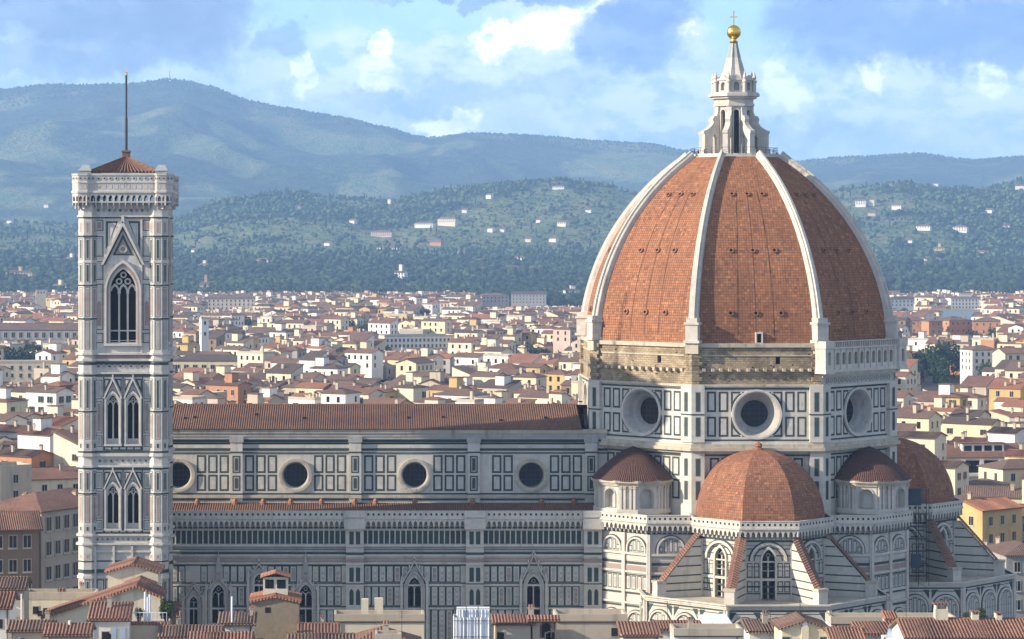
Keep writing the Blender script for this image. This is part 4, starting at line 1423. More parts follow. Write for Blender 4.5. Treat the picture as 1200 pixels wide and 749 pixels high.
def lerp_table(t, x):
    if x <= t[0][0]:
        return t[0][1]
    for (x0, y0), (x1, y1) in zip(t, t[1:]):
        if x <= x1:
            k = (x - x0) / (x1 - x0)
            k = k * k * (3 - 2 * k) * .5 + k * .5
            return y0 + (y1 - y0) * k
    return t[-1][1]


def smooth(x):
    x = max(0.0, min(1.0, x))
    return x * x * (3 - 2 * x)


CREST_C = [(-700, 108), (-300, 112), (-100, 110), (0, 101), (60, 97), (100, 98), (150, 97), (195, 92), (215, 94), (240, 101), (300, 121), (330, 127), (400, 138), (450, 148), (500, 161), (560, 155), (620, 158), (700, 166), (760, 169),
           (800, 177), (860, 186), (920, 190), (960, 186), (1000, 183), (1075, 180), (1140, 187), (1200, 183), (1300, 176), (1600, 170), (2200, 170)]
CREST_B = [(-700, 268), (0, 262), (90, 266), (200, 262), (262, 240), (330, 231), (400, 236), (455, 238), (520, 226), (600, 221), (660, 220), (710, 225), (760, 238), (830, 240), (900, 236), (960, 226), (1000, 221), (1060, 216), (1110, 221),
           (1160, 222), (1200, 214), (1300, 212), (1600, 230), (2200, 240)]


def fbm(x, y, sc, o=4):
    return noise.fractal(Vector((x / sc, y / sc, 3.7)), 0.6, 2.0, o)


def terrain(X, Y):
    px = CX + F * X / Y
    # wooded foot of the hills, the near hill, the high ridge
    foot = 52 * smooth((Y - 3350) / 1900) + (4 * fbm(X, Y, 500) if Y > 3500 else 0)
    hb = CZ + (HY - lerp_table(CREST_B, px)) / F * 6300.0
    tb = (Y - 4300) / 2000.0
    kb = smooth(tb) if tb < 1 else 1 - .6 * smooth((Y - 6300) / 1500.0)
    zb = hb * kb + fbm(X, Y, 420) * 16 * min(1, max(0, tb * 1.5)) * (1 if tb < .85 else max(0.25, 1 - (tb - .85) * 4))
    hc = CZ + (HY - lerp_table(CREST_C, px)) / F * 11000.0
    tc = (Y - 6600) / 4400.0
    if tc < 1:
        kc = max(0, tc) ** 1.25 * (1 - .0 * tc)
    else:
        kc = 1 - .8 * smooth((Y - 11000) / 2200.0)
    env = max(0, min(1, tc * 3)) * (1 if tc < .8 else max(0.12, 1 - (tc - .8) * 4.4))
    rid = 1 - abs(fbm(X, Y * .8, 1300, 3)) * 1.6
    zc = hc * kc + (rid - .5) * 95 * env * min(1, hc / 500) + fbm(X, Y, 300) * 14 * env
    if Y > 6600:
        return max(zb * (1 if tb < 1 else kb / max(kb, .01)), zc, foot)
    return max(foot, zb)


def field_mask(X, Y):
    a = fbm(X, Y, 520, 3)
    b = noise.noise(Vector((X / 170.0, Y / 260.0, 9.1)))
    v = a * .9 + b * .55
    lo = .28 if Y < 4500 else (-.06 if Y < 6600 else .12)
    return smooth((v - lo) / .16)


def hills():
    cols, rows = 330, 250
    pxs = [-420 + (2150 + 420) * i / cols for i in range(cols + 1)]
    ys = [3050 * (13300 / 3050) ** (j / rows) for j in range(rows + 1)]
    V, Cc = [], []
    for Y in ys:
        for px in pxs:
            X = (px - CX) / F * Y
            V.append((X, Y, terrain(X, Y) - (2.0 if Y < 3400 else 0)))
            Cc.append(field_mask(X, Y))
    W = cols + 1
    Fc = [(j * W + i, j * W + i + 1, (j + 1) * W + i + 1, (j + 1) * W + i) for j in range(rows) for i in range(cols)]
    me = bpy.data.meshes.new('hills')
    me.from_pydata(V, [], Fc)
    at = me.attributes.new('field', 'FLOAT', 'POINT')
    at.data.foreach_set('value', np.array(Cc, dtype=np.float32))
    me.polygons.foreach_set('use_smooth', [True] * len(Fc))
    m, t, b = new_mat('hillside')
    pos = t.new('ShaderNodeNewGeometry').outputs['Position']
    fm = t.new('ShaderNodeAttribute', attribute_name='field').outputs['Fac']
    w1 = t.noise(pos, 0.006, 5)
    w2 = t.noise(pos, 0.06, 4, .7)
    wood = t.mix(t.ramp(w1, .35, .65), (0.035, 0.06, 0.028), (0.07, 0.10, 0.042))
    w3 = t.noise(pos, 0.02, 5, .65)
    wood = t.mix(t.ramp(w2, .42, .62), col((.02, .034, .02), 1), wood)
    wood = t.mix(t.ramp(w3, .48, .66, 0, .6), wood, (.075, .10, .05))
    wood = t.mix(t.ramp(w3, .46, .34, 0, .7), wood, (.014, .028, .017))
    fld = t.mix(t.ramp(t.noise(t.vec('MULTIPLY', pos, (1, .6, 1)), 0.011, 3), .4, .6), (0.11, 0.16, 0.06), (0.18, 0.19, 0.085))
    fld = t.mix(t.ramp(t.noise(pos, .09, 3), .52, .66), fld, (.045, .062, .035))
    t.put(b.inputs['Base Color'], t.mix(fm, wood, fld))
    b.inputs['Roughness'].default_value = 1.0
    bp = t.new('ShaderNodeBump', {'Height': t.math('ADD', w2, t.math('MULTIPLY', w3, 2.0)), 'Strength': 1.0, 'Distance': 14.0})
    t.put(b.inputs['Normal'], bp.outputs[0])
    me.materials.append(m)
    tag(link('hills', me), kind='structure')


hills()

# ------------------------------------------------------------------ woods on the slopes: one mass of crowns
def foliage(name, c1, c2, sc=.5):
    m, t, b = new_mat(name)
    pos = t.new('ShaderNodeNewGeometry').outputs['Position']
    tone = t.new('ShaderNodeAttribute', attribute_name='tone').outputs['Fac']
    v = t.mix(tone, c1, c2)
    v = t.mix(t.ramp(t.noise(pos, sc, 3), .4, .65), col(c1, .75), v)
    t.put(b.inputs['Base Color'], v)
    b.inputs['Roughness'].default_value = .9
    return m


M['wood'] = foliage('woodland', (0.016, 0.034, 0.018), (0.095, 0.145, 0.045), .08)


def ico():
    ph = (1 + 5 ** .5) / 2
    v = np.array([(-1, ph, 0), (1, ph, 0), (-1, -ph, 0), (1, -ph, 0), (0, -1, ph), (0, 1, ph), (0, -1, -ph), (0, 1, -ph), (ph, 0, -1), (ph, 0, 1), (-ph, 0, -1), (-ph, 0, 1)], dtype=np.float32)
    v /= np.linalg.norm(v[0])
    f = np.array([(0, 11, 5), (0, 5, 1), (0, 1, 7), (0, 7, 10), (0, 10, 11), (1, 5, 9), (5, 11, 4), (11, 10, 2), (10, 7, 6), (7, 1, 8), (3, 9, 4), (3, 4, 2), (3, 2, 6), (3, 6, 8), (3, 8, 9), (4, 9, 5), (2, 4, 11), (6, 2, 10), (8, 6, 7), (9, 8, 1)], dtype=np.int32)
    return v, f


VILLAS = []      # filled below, kept clear of crowns


def woods(name, spots):
    rng = np.random.default_rng(5)
    iv, if_ = ico()
    vs, fs, tone = [], [], []
    k = 0
    for X, Y, z, r, h, tn in spots:
        parts_ = 1 if h > 2 * r else (3 if Y < 4300 else 2)
        for q in range(parts_):
            ox, oy, oz = (0, 0, 0) if parts_ == 1 else (rng.uniform(-.6, .6) * r, rng.uniform(-.6, .6) * r, rng.uniform(-.1, .35) * r)
            rr = r if parts_ == 1 else r * rng.uniform(.5, .85)
            a = rng.uniform(0, 6.28)
            ca, sa = math.cos(a), math.sin(a)
            p = iv * rng.uniform(.72, 1.25, (12, 1)).astype(np.float32)
            p = np.stack([(p[:, 0] * ca - p[:, 1] * sa) * rr, (p[:, 0] * sa + p[:, 1] * ca) * rr, p[:, 2] * (h * .55 if parts_ == 1 else rr * .85)], 1)
            p += np.array([X + ox, Y + oy, z + h * .5 + oz], dtype=np.float32)
            vs.append(p)
            fs.append(if_ + k)
            k += 12
            tone.append(np.full(20, min(1, max(0, tn + rng.uniform(-.07, .07))), dtype=np.float32))
    V = np.concatenate(vs)
    Fc = np.concatenate(fs)
    me = bpy.data.meshes.new(name)
    me.vertices.add(len(V))
    me.vertices.foreach_set('co', V.astype(np.float32).ravel())
    me.loops.add(len(Fc) * 3)
    me.loops.foreach_set('vertex_index', Fc.ravel().astype(np.int32))
    me.polygons.add(len(Fc))
    me.polygons.foreach_set('loop_start', np.arange(0, len(Fc) * 3, 3, dtype=np.int32))
    at = me.attributes.new('tone', 'FLOAT', 'FACE')
    at.data.foreach_set('value', np.concatenate(tone))
    me.materials.append(M['wood'])
    me.update(calc_edges=True)
    return tag(link(name, me), kind='stuff')


def at(px, Y, z=0.0):
    return ((px - CX) / F * Y, Y, z)


def ray_ground(px, py, y0=3200.0):
    """where the line of sight through a pixel first meets the hills"""
    Y = y0
    while Y < 12500:
        X = (px - CX) / F * Y
        z = CZ + (HY - py) / F * Y
        if terrain(X, Y) >= z:
            return X, Y, terrain(X, Y)
        Y += 12.0
    return None


VPOS = [  # px, py of the foot, width px, height px, wall, roof, label
    (24, 327, 34, 10, 'ochre', 'tile_dark', 'long ochre villa with rows of windows in dark woods left of the bell tower'),
    (84, 310, 15, 9, 'white', 'tile_red', 'white villa with red roof touching the left edge of the bell tower'),
    (71, 345, 24, 12, 'pale yellow', 'tile_brown', 'pale yellow villa at the wood edge just left of the bell tower'),
    (240, 316, 14, 7, 'cream', 'tile_brown', 'small cream house with raised middle in woods right of the bell tower'),
    (308, 311, 22, 8, 'pale yellow', 'tile_brown', 'yellow villa with tall chimneys in dark woods between cypresses'),
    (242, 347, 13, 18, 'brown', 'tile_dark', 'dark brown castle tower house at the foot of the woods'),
    (470, 332, 13, 16, 'white', 'tile_dark', 'white square tower villa standing alone in dark woods'),
    (448, 278, 26, 7, 'pink', 'tile_red', 'long pink house with red roof on the wooded slope'),
    (512, 288, 15, 6, 'orange', 'tile_red', 'small orange house on the slope below the big pale villa'),
    (525, 265, 24, 11, 'cream', 'tile_red', 'big pale villa with hipped roof on the wooded hillside'),
    (498, 267, 24, 6, 'white', 'tile_brown', 'row of white farm buildings left of the big pale villa'),
    (455, 296, 26, 7, 'white', 'tile_brown', 'low white farmhouse above dark woods'),
    (576, 272, 7, 5, 'white', 'tile_brown', 'tiny white house left of a pair on the open slope'),
    (589, 272, 6, 4, 'white', 'tile_brown', 'tiny white house right of a pair on the open slope'),
    (660, 266, 12, 6, 'cream', 'tile_brown', 'cream villa on the slope near the dome'),
    (649, 284, 9, 5, 'white', 'tile_brown', 'small white cottage below the cream villa near the dome'),
    (608, 308, 16, 8, 'white', 'tile_brown', 'white house with dark windows at the top of the dark wood'),
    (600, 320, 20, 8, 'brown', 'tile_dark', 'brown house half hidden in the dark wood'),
    (565, 310, 18, 6, 'white', 'tile_brown', 'low white house among cypresses in the dark wood'),
    (574, 233, 7, 5, 'white', 'tile_brown', 'white house near the crest of the middle hill'),
    (655, 222, 14, 4, 'white', 'tile_brown', 'long pale house on the crest left of the dome'),
    (457, 239, 4, 7, 'cream', 'tile_brown', 'slim cream tower on the crest of the middle hill'),
    (1009, 243, 12, 9, 'white', 'tile_brown', 'white villa right of the dome on the hillside'),
    (1022, 242, 6, 9, 'cream', 'tile_red', 'tall cream house beside the white villa right of the dome'),
    (1052, 246, 12, 6, 'white', 'tile_brown', 'low white barn with plain gable on the right hillside'),
    (1083, 270, 17, 6, 'white', 'tile_brown', 'white house with dark roof on the right slope'),
    (1126, 273, 17, 8, 'white', 'tile_red', 'white villa with a row of windows on the right slope'),
    (1022, 254, 9, 4, 'pink', 'tile_red', 'small pinkish house below the white villa right of the dome'),
    (1195, 224, 10, 8, 'white', 'tile_red', 'white house at the far right edge high on the hill'),
    (1101, 298, 14, 8, 'ochre', 'tile_brown', 'ochre villa with a low tower in the right woods'),
    (1093, 309, 24, 7, 'white', 'tile_dark', 'pale terrace house below the ochre villa in the right woods'),
    (1043, 219, 5, 3, 'white', 'tile_brown', 'tiny white house on the right hill crest'),
    (1097, 219, 6, 3, 'white', 'tile_brown', 'tiny pale house on the crest near the right edge'),
    (545, 250, 6, 4, 'white', 'tile_brown', 'tiny white house above the big pale villa on the hillside'),
    (620, 284, 7, 4, 'cream', 'tile_red', 'tiny cream house in the olive groves left of the white cottage'),
    (632, 262, 6, 4, 'white', 'tile_brown', 'tiny white house left of the cream villa near the dome'),
    (540, 298, 9, 4, 'white', 'tile_red', 'small white house above the dark wood in mid slope'),
    (690, 250, 7, 4, 'white', 'tile_brown', 'tiny white house high beside the left dome edge'),
    (414, 262, 7, 4, 'white', 'tile_brown', 'tiny white house left of the pink house on the slope'),
    (350, 246, 6, 4, 'cream', 'tile_brown', 'tiny cream house near the left end of the middle hill'),
    (385, 288, 8, 4, 'white', 'tile_brown', 'small white house above the dark wood left of the farmhouse'),
    (228, 296, 6, 4, 'white', 'tile_brown', 'tiny white house on the slope touching the bell tower'),
    (12, 262, 6, 4, 'white', 'tile_brown', 'tiny white house on the slope at the left edge'),
    (55, 244, 6, 4, 'cream', 'tile_brown', 'tiny cream house high on the slope left of the bell tower'),
    (1160, 250, 8, 4, 'white', 'tile_red', 'small white house on the right slope between crest and villas'),
    (1150, 300, 9, 5, 'cream', 'tile_brown', 'small cream house in the right woods beside the terrace house'),
    (1066, 285, 8, 4, 'white', 'tile_brown', 'small white house in the woods just right of the dome'),
    (1180, 268, 7, 4, 'white', 'tile_brown', 'tiny white house near the right edge on the slope'),
]
for v in VPOS:
    g = ray_ground(v[0], v[1])
    VILLAS.append((v, g))

spots = []
rng_ = random.Random(77)
tries = 0
while len(spots) < 46000 and tries < 300000:
    tries += 1
    px = rng_.uniform(-30, 1230)
    if 720 < px < 985 and rng_.random() < .8:
        continue
    t_ = rng_.random()
    Y = 3070 + 3360 * t_ ** 1.2
    X = (px - CX) / F * Y
    fm = field_mask(X, Y)
    olive = rng_.random() < fm * .9
    if olive and (rng_.random() < .55 or noise.noise(Vector((X / 60, Y / 90, 2.2))) < -.1):
        continue
    z = terrain(X, Y)
    pyf = HY - (z + 6 - CZ) / Y * F
    if any(g and abs(X - g[0]) < v[2] / F * g[1] * .6 + 4 and -75 < Y - g[1] < 12 for v, g in VILLAS):
        continue
    cyp = rng_.random() < (.05 + .25 * max(0, noise.noise(Vector((X / 90, Y / 140, 5)))))
    r = (2.6 + 6.0 * rng_.random() ** 2) * (1.0 if Y > 4600 else 1.25) if not cyp else rng_.uniform(1.6, 2.4)
    h = r * rng_.uniform(1.2, 1.7) if not cyp else rng_.uniform(12, 20)
    tn = .45 + .6 * noise.noise(Vector((X / 110, Y / 170, 1.0))) + (.5 if Y > 4600 else -.2)
    if olive:                                                            # olive groves on the open slopes
        r, h, tn, cyp = rng_.uniform(1.8, 3.0), rng_.uniform(3, 4.5), .85, False
    spots.append((X, Y, z, r, h, tn if not cyp else .0))
for i in range(6000):                                                    # trees standing on the far crest
    px = rng_.uniform(-20, 1220)
    Y = rng_.uniform(10700, 11050)
    X = (px - CX) / F * Y
    spots.append((X, Y, terrain(X, Y) - 3, rng_.uniform(2.2, 4.5), rng_.uniform(4, 10), .2))
woods('woodland', spots)

# ------------------------------------------------------------------ houses
def window_proto(w, h, trim, glass, shutters=None):
    mb = MB()
    f = Fr((0, 0), S)
    f.box(mb, -w / 2 - .12, w / 2 + .12, -h / 2 - .12, h / 2 + .12, 0, .06, trim)
    f.quad(mb, -w / 2, w / 2, -h / 2, h / 2, .07, glass)
    f.box(mb, -.04, .04, -h / 2, h / 2, .06, .1, trim)
    f.box(mb, -w / 2 - .2, w / 2 + .2, -h / 2 - .28, -h / 2 - .12, 0, .2, trim)
    if shutters:
        for s_ in (-1, 1):
            lo, hi = sorted((s_ * (w / 2 + .05), s_ * (w / 2 + w * .48)))
            f.box(mb, lo, hi, -h / 2 - .05, h / 2 + .05, 0, .12, shutters)
    return mb.mesh('window')


WIN = [window_proto(1.1, 1.8, 'trim', 'glass'), window_proto(1.1, 1.8, 'trim', 'glass', 'shutter'), window_proto(1.0, 1.6, 'trim', 'glass', 'bshutter')]
WARCH = None


def chimney_proto():
    mb = MB()
    mb.box(-.4, .4, -.3, .3, -1.5, 1.1, 'w_beige')
    mb.box(-.5, .5, -.4, .4, 1.1, 1.25, 'w_beige')
    for s_ in (-1, 1):
        mb.face([(-.5, s_ * .4, 1.3), (.5, s_ * .4, 1.3), (.5, 0, 1.7), (-.5, 0, 1.7)], 'tile_red')
    for x in (-.4, .4):
        mb.box(x - .06, x + .06, -.3, .3, 1.25, 1.4, 'w_beige')
    return mb.mesh('chimney')


CHIM = chimney_proto()


def house_walls(mb, l, w, h, wall, roof, pitch, z0=0.0):
    x, y = l / 2, w / 2
    mb.prism([(-x, -y), (x, -y), (x, y), (-x, y)], z0, h, wall, bottom=False, cap=roof == 'flat')
    if roof == 'gabled':
        r = y * pitch
        for s_ in (-1, 1):
            q = [(s_ * x, -s_ * y, h), (s_ * x, s_ * y, h), (s_ * x, 0, h + r)]
            mb.face(q, wall)
    if roof == 'shed':
        r = w * pitch
        mb.face([(x, -y, h), (x, y, h), (x, y, h + r)], wall)
        mb.face([(-x, y, h), (-x, -y, h), (-x, y, h + r)], wall)
        mb.face([(x, y, h), (-x, y, h), (-x, y, h + r), (x, y, h + r)], wall)


def house_roof(mb, l, w, h, roof, pitch, tile, humps=False, over=.45, pitch_t=.4):
    x, y = l / 2 + over, w / 2 + over
    t = .22
    zl = h - over * pitch
    if roof == 'gabled':
        r = h + w / 2 * pitch
        for s_ in (-1, 1):
            tile_slope(mb, (-s_ * x, -s_ * y, zl + t) if s_ > 0 else (x, y, zl + t), (s_ * x, -s_ * y, zl + t) if s_ > 0 else (-x, y, zl + t),
                       (s_ * x, 0, r + t) if s_ > 0 else (-x, 0, r + t), (-s_ * x, 0, r + t) if s_ > 0 else (x, 0, r + t), tile, pitch_t, .12, humps)
            mb.face([(-x, -s_ * y, zl), (x, -s_ * y, zl), (x, -s_ * y, zl + t), (-x, -s_ * y, zl + t)], tile)
            mb.face([(-x, -s_ * y, zl), (-x, 0, r), (x, 0, r), (x, -s_ * y, zl)], 'w_brown')
            for e in (-x, x):
                mb.face([(e, -s_ * y, zl), (e, -s_ * y, zl + t), (e, 0, r + t), (e, 0, r)], tile)
        mb.tube((-x, 0, r + t + .02), (x, 0, r + t + .02), .14, tile, 5)
    elif roof == 'hipped':
        k = min(l, w) / 2 + over
        r = h + (k - over) * pitch
        rx = max(0.0, x - k) if l >= w else 0
        ry = max(0.0, y - k) if w > l else 0
        A = [(-x, -y, zl + t), (x, -y, zl + t), (x, y, zl + t), (-x, y, zl + t)]
        Rg = [(-rx, -ry, r + t), (rx, -ry, r + t), (rx, ry, r + t), (-rx, ry, r + t)]
        for i in range(4):
            j = (i + 1) % 4
            q = [A[i], A[j], Rg[j], Rg[i]]
            if (Vector(Rg[i]) - Vector(Rg[j])).length < .01:
                q = q[:3]
            mb.face(q, tile)
            mb.face([(A[i][0], A[i][1], zl), (A[j][0], A[j][1], zl), A[j], A[i]], tile)
        mb.face([(A[i][0], A[i][1], zl) for i in (3, 2, 1, 0)], 'w_brown')
    elif roof == 'shed':
        r = h + w * pitch
        tile_slope(mb, (-x, -y, zl + t), (x, -y, zl + t), (x, y, r + over * pitch + t), (-x, y, r + over * pitch + t), tile, pitch_t, .12, humps)
        mb.face([(-x, -y, zl), (x, -y, zl), (x, -y, zl + t), (-x, -y, zl + t)], tile)
        for e in (-x, x):
            mb.face([(e, -y, zl), (e, y, r + over * pitch), (e, y, r + over * pitch + t), (e, -y, zl + t)], tile)
    else:
        mb.box(-x + .5, x - .5, -y + .5, y - .5, h - .02, h + .12, tile)
        for a, b, c_, d in ((-x + .4, x - .4, -y + .4, -y + .7), (-x + .4, x - .4, y - .7, y - .4), (-x + .4, -x + .7, -y + .7, y - .7), (x - .7, x - .4, -y + .7, y - .7)):
            mb.box(a, b, c_, d, h - .1, h + .9, 'w_beige')


def put_windows(parent, l, w, h, rows, rot, me, step=3.4, top=1.6, floor=3.6, faces=None, jit=None, name='window', scale=1.0):
    """windows on the walls that turn towards the camera"""
    n = 0
    for k in range(4):
        a = -90 + 90 * k
        L = l if k % 2 == 0 else w
        d = w / 2 if k % 2 == 0 else l / 2
        wa = rot + R(a)
        if faces is None and math.sin(wa) > -.25:
            continue
        if faces is not None and k not in faces:
            continue
        m = max(1, int((L - 1.6) / step))
        for r_ in range(rows):
            z = h - top - .6 - r_ * floor
            if z < 1.5:
                break
            for i in range(m):
                if jit and jit.random() < .18:
                    continue
                u = (i - (m - 1) / 2) * (L - 1.6) / m
                o = link(name, me, parent)
                ca, sa = math.cos(R(a)), math.sin(R(a))
                o.location = (ca * (d + .005) - sa * u, sa * (d + .005) + ca * u, z)
                o.rotation_euler.z = R(a) + math.pi / 2
                if scale != 1.0:
                    o.scale = (scale,) * 3
                n += 1
    return n


NAMES = {'tile_red': 'red', 'tile_brown': 'brown', 'tile_dark': 'dark brown', 'tile_orange': 'orange'}
used_labels = {}


def column_of(px):
    if px < 92:
        return 'left of the bell tower'
    if px < 278:
        return 'above first round nave window'
    if px < 416:
        return 'above second round nave window'
    if px < 555:
        return 'above third round nave window'
    if px < 700:
        return 'above fourth round nave window'
    return 'right of the dome'


def zone_of(px, Y):
    if px < 92 or px > 1000:
        return 'near' if Y < 760 else ('mid-distance' if Y < 1250 else 'distant')
    return 'near' if Y < 1130 else ('mid-distance' if Y < 1500 else 'distant')


def rand_house(rnd, Y, l):
    wall = rnd.choices(list(WALLS), [7, 9, 4.6, 1.8, 2.4, .9, 1.0, .5, .4])[0]
    roof = rnd.choices(['gabled', 'hipped', 'shed', 'flat'], [6, 3, 1.6, .9])[0]
    tile = rnd.choices(['tile_red', 'tile_brown', 'tile_dark', 'tile_orange'], [4.2, 4.4, 1.8, 1.4])[0]
    w = rnd.uniform(8, 10.2)
    size = 'large' if l > 13.5 else ('small' if l < 10 else 'mid-sized')
    h = rnd.choice([8, 10, 12, 14, 16, 18, 20, 22, 24]) + rnd.uniform(-1, 1)
    return wall, roof, tile, l, w, h, size


def house_label(rnd, spec, px, Y, ch):
    wall, roof, tile, l, w, h, size = spec
    tall = 'tall' if h > 18.5 else ('low' if h < 12.5 else '')
    feat = ['', ', one chimney', ', two chimneys', ', three chimneys'][ch]
    base = ' '.join(x for x in [zone_of(px, Y), size if size != 'mid-sized' and not (tall and ch) else '', tall, wall, 'house'] if x)
    rf = f'{roof} {NAMES[tile]} roof' if roof != 'flat' else 'flat roof terrace'
    return f'{base}, {rf}{feat}, {column_of(px)}'


PROTECT = []     # px range, Y range kept free for the buildings made by hand


def visible_slot(px, Y):
    if px < -25 or px > 1225:
        return False
    if px < 100:
        return Y > 560
    if px < 204:
        return False
    if px < 692:
        return Y > 925
    if px < 1030:
        return False
    if px < 1075:
        return Y > 900
    if px < 1130:
        return Y > 640
    return Y > 520


rnd = random.Random(23)
slots, hidden = [], []
PHI = R(-34)
cp, sp = math.cos(PHI), math.sin(PHI)
b = -500.0
row = 0
while b < 3400:                                                          # rows of houses wall to wall, streets at a slant to the line of sight
    a = -2700.0 + rnd.uniform(0, 14)
    while a < 1000:
        yy = a * sp + b * cp
        xx = a * cp - b * sp
        k = 1.0 if yy < 1700 else 1.25
        l = rnd.uniform(7.5, 16) * k
        px = CX + F * xx / max(yy, 1)
        if 545 < yy < 3030 and not visible_slot(px, yy) and -330 < px < 1600:
            hidden.append((xx, yy, px, l))
        if 535 < yy < 3030 and visible_slot(px, yy):
            slots.append((xx + rnd.uniform(-1, 1), yy + rnd.uniform(-1, 1), px, l))
        a += l + (0.3 if rnd.random() < .72 else rnd.uniform(3, 9))
    row += 1
    b += 9.6 if row % 3 else 14.5


def in_protect(x, y):
    return any(abs(x - a) < ra and abs(y - b) < rb for a, b, ra, rb in PROTECT)


# lower houses in front of the landmarks so that these stay in sight: px range, lowest picture row they may reach, distance of the landmark
CLEARV = [(203, 292, 436, 1330), (228, 250, 411, 1480), (440, 534, 414, 1700), (238, 302, 366, 2600), (560, 600, 363, 3000), (598, 644, 362, 3050), (660, 686, 357, 3150), (40, 58, 364, 2750), (-20, 92, 404, 1620), (-20, 62, 428, 1250),
          (1058, 1132, 398, 1890), (1140, 1176, 398, 1880), (1096, 1146, 379, 2350), (1108, 1150, 368, 2750), (1040, 1075, 368, 2700), (1126, 1172, 558, 745), (1178, 1204, 425, 1330), (1136, 1164, 446, 1420), (1066, 1134, 458, 1440), (1140, 1175, 605, 560),
          (0, 52, 452, 1440), (398, 440, 388, 1900), (280, 300, 386, 1990), (598, 642, 418, 1550), (648, 672, 418, 1500), (20, 92, 575, 520), (1130, 1210, 590, 640), (432, 474, 452, 1240), (640, 692, 362, 3020), (485, 525, 372, 2350)]


def cap_height(px, Y, h, roof):
    for a, b, py, yl in CLEARV:
        if a - 6 < px < b + 6 and Y < yl:
            h = min(h, CZ + (HY - py) / F * Y - (0 if roof == 'flat' else 2.0))
    return h


def building(name, label, cat, px, Y, l, w, h, rot=0.0, wall='cream', roof='gabled', tile='tile_brown', pitch=.33, rows=0, win=0, step=3.4, floor=3.6, chims=(), group=None,
             humps=False, z0=0.0, faces=None, top=1.6, protect=True, scale=1.0, over=.45, wname='window', off=(0, 0)):
    X = (px - CX) / F * Y
    t = thing(name, label, cat, (X + off[0], Y + off[1], 0), rot, group)
    mb = MB()
    house_walls(mb, l, w, h, 'w_' + wall if 'w_' + wall in M else wall, roof, pitch, z0)
    mb.build('wall', t)
    mb = MB()
    house_roof(mb, l, w, h, roof, pitch, tile, humps, over)
    rf = mb.build('roof', t)
    for cx_, cy_ in chims:
        o = link('chimney', CHIM, rf)
        rr = h + (w / 2 - abs(cy_)) * pitch if roof == 'gabled' else h + .6
        o.location = (cx_, cy_, rr + .4)
        o.rotation_euler.z = rnd.choice([0, 1.57])
    if rows:
        put_windows(t, l, w, h, rows, rot, WIN[win], step, top, floor, faces, None, wname, scale)
    if protect:
        PROTECT.append((X, Y, l * .5 + 12, w * .5 + 14))
    return t


# ---- buildings of the town that can be recognised
t = building('campanile', 'slim white square tower among roofs right of the bell tower', 'tower', 239, 1480, 4.2, 4.2, 33.5, R(20), 'white', 'flat', 'w_grey', rows=2, step=2.0, floor=6)
PROTECT.append((t.location.x, 1440, 16, 60))
building('arched_hall', 'long pale yellow hall with a row of tall arched windows, right of the bell tower', 'hall', 247, 1330, 37, 16, 17.5, R(-6), 'pale yellow', 'hipped', 'tile_dark', rows=1, win=0, step=4.4, scale=1.9, top=3.2)
building('modern_block', 'long white flat-roofed modern block above the middle of the nave roof', 'building', 487, 1700, 47, 22, 16, R(14), 'white', 'flat', 'w_grey', rows=2, step=2.6)
PROTECT.append(((487 - CX) / F * 1640, 1640, 30, 50))
building('palazzo', 'wide cream palazzo of many windows below the wood, right of the bell tower', 'palace', 268, 2600, 52, 20, 20, R(3), 'cream', 'hipped', 'tile_brown', rows=3, step=4.0)
building('villa', 'pink villa with hipped red roof at the wood edge left of the dome', 'villa', 578, 3000, 32, 18, 14, R(12), 'pink', 'hipped', 'tile_red', rows=2, step=4.2)
building('apartment_block', 'pale grey apartment block at the wood edge left of the dome', 'building', 620, 3050, 40, 16, 15, R(-8), 'grey', 'gabled', 'tile_dark', rows=3, step=3.6)
t = building('villa', 'white villa with a small roof turret close to the left edge of the dome', 'villa', 671, 3150, 20, 16, 17, R(5), 'white', 'hipped', 'tile_dark', rows=2, step=3.6)
mb = MB()
mb.box(-3, 3, -2.5, 2.5, 17, 23, 'w_white')
mb.box(-3.4, 3.4, -2.9, 2.9, 23, 23.6, 'tile_dark')
mb.build('turret', t)
t = building('brick_tower', 'yellow square bell tower with three openings at its top, left of the marble tower', 'tower', 48, 2750, 10.5, 10.5, 24.5, R(8), 'pale yellow', 'flat', 'w_ochre', rows=1, step=2.8, top=1.2)
building('long_wing', 'long grey palace wing with brown roof and big windows, left of the bell tower', 'palace', 36, 1620, 62, 18, 23, R(-2), 'grey', 'gabled', 'tile_brown', rows=1, step=4.4, scale=1.8, top=2.6, pitch=.4)
building('yellow_hall', 'long yellow hall with low white roof lights, left of the bell tower', 'hall', 20, 1250, 34, 14, 20, R(4), 'cream', 'flat', 'w_white', rows=2, step=4)
for px, w_, l_, y_, r_, lb in ((1071, 14, 17, 1900, -12, 'orange brick block with square windows nearest the dome'), (1092, 14, 10, 1880, 10, 'narrow orange brick block between two wider ones'),
                               (1117, 17, 20, 1900, 25, 'wide orange brick block with brown roof, right of the narrow one'), (1157, 16, 20, 1880, -15, 'orange brick block beside dark trees near the right edge')):
    building('brick_block', lb, 'building', px, y_, l_, w_, 20, R(r_), 'orange', 'hipped', 'tile_brown', rows=2, step=4, group='orange brick blocks right of the dome', floor=5)
building('office_block', 'long pale blue block behind the orange brick blocks', 'building', 1119, 2350, 40, 18, 15, R(4), 'bluewall', 'flat', 'w_grey', rows=0)
t = building('hotel', 'white hotel with stepped red roof behind the pale blue block', 'hotel', 1129, 2750, 33, 18, 17, R(6), 'white', 'hipped', 'tile_red', rows=3, step=3.2)
mb = MB()
mb.box(-7, 7, -5, 5, 18, 22.5, 'w_white')
mb.box(-7.6, 7.6, -5.6, 5.6, 22.5, 23.2, 'tile_red')
mb.build('attic', t)
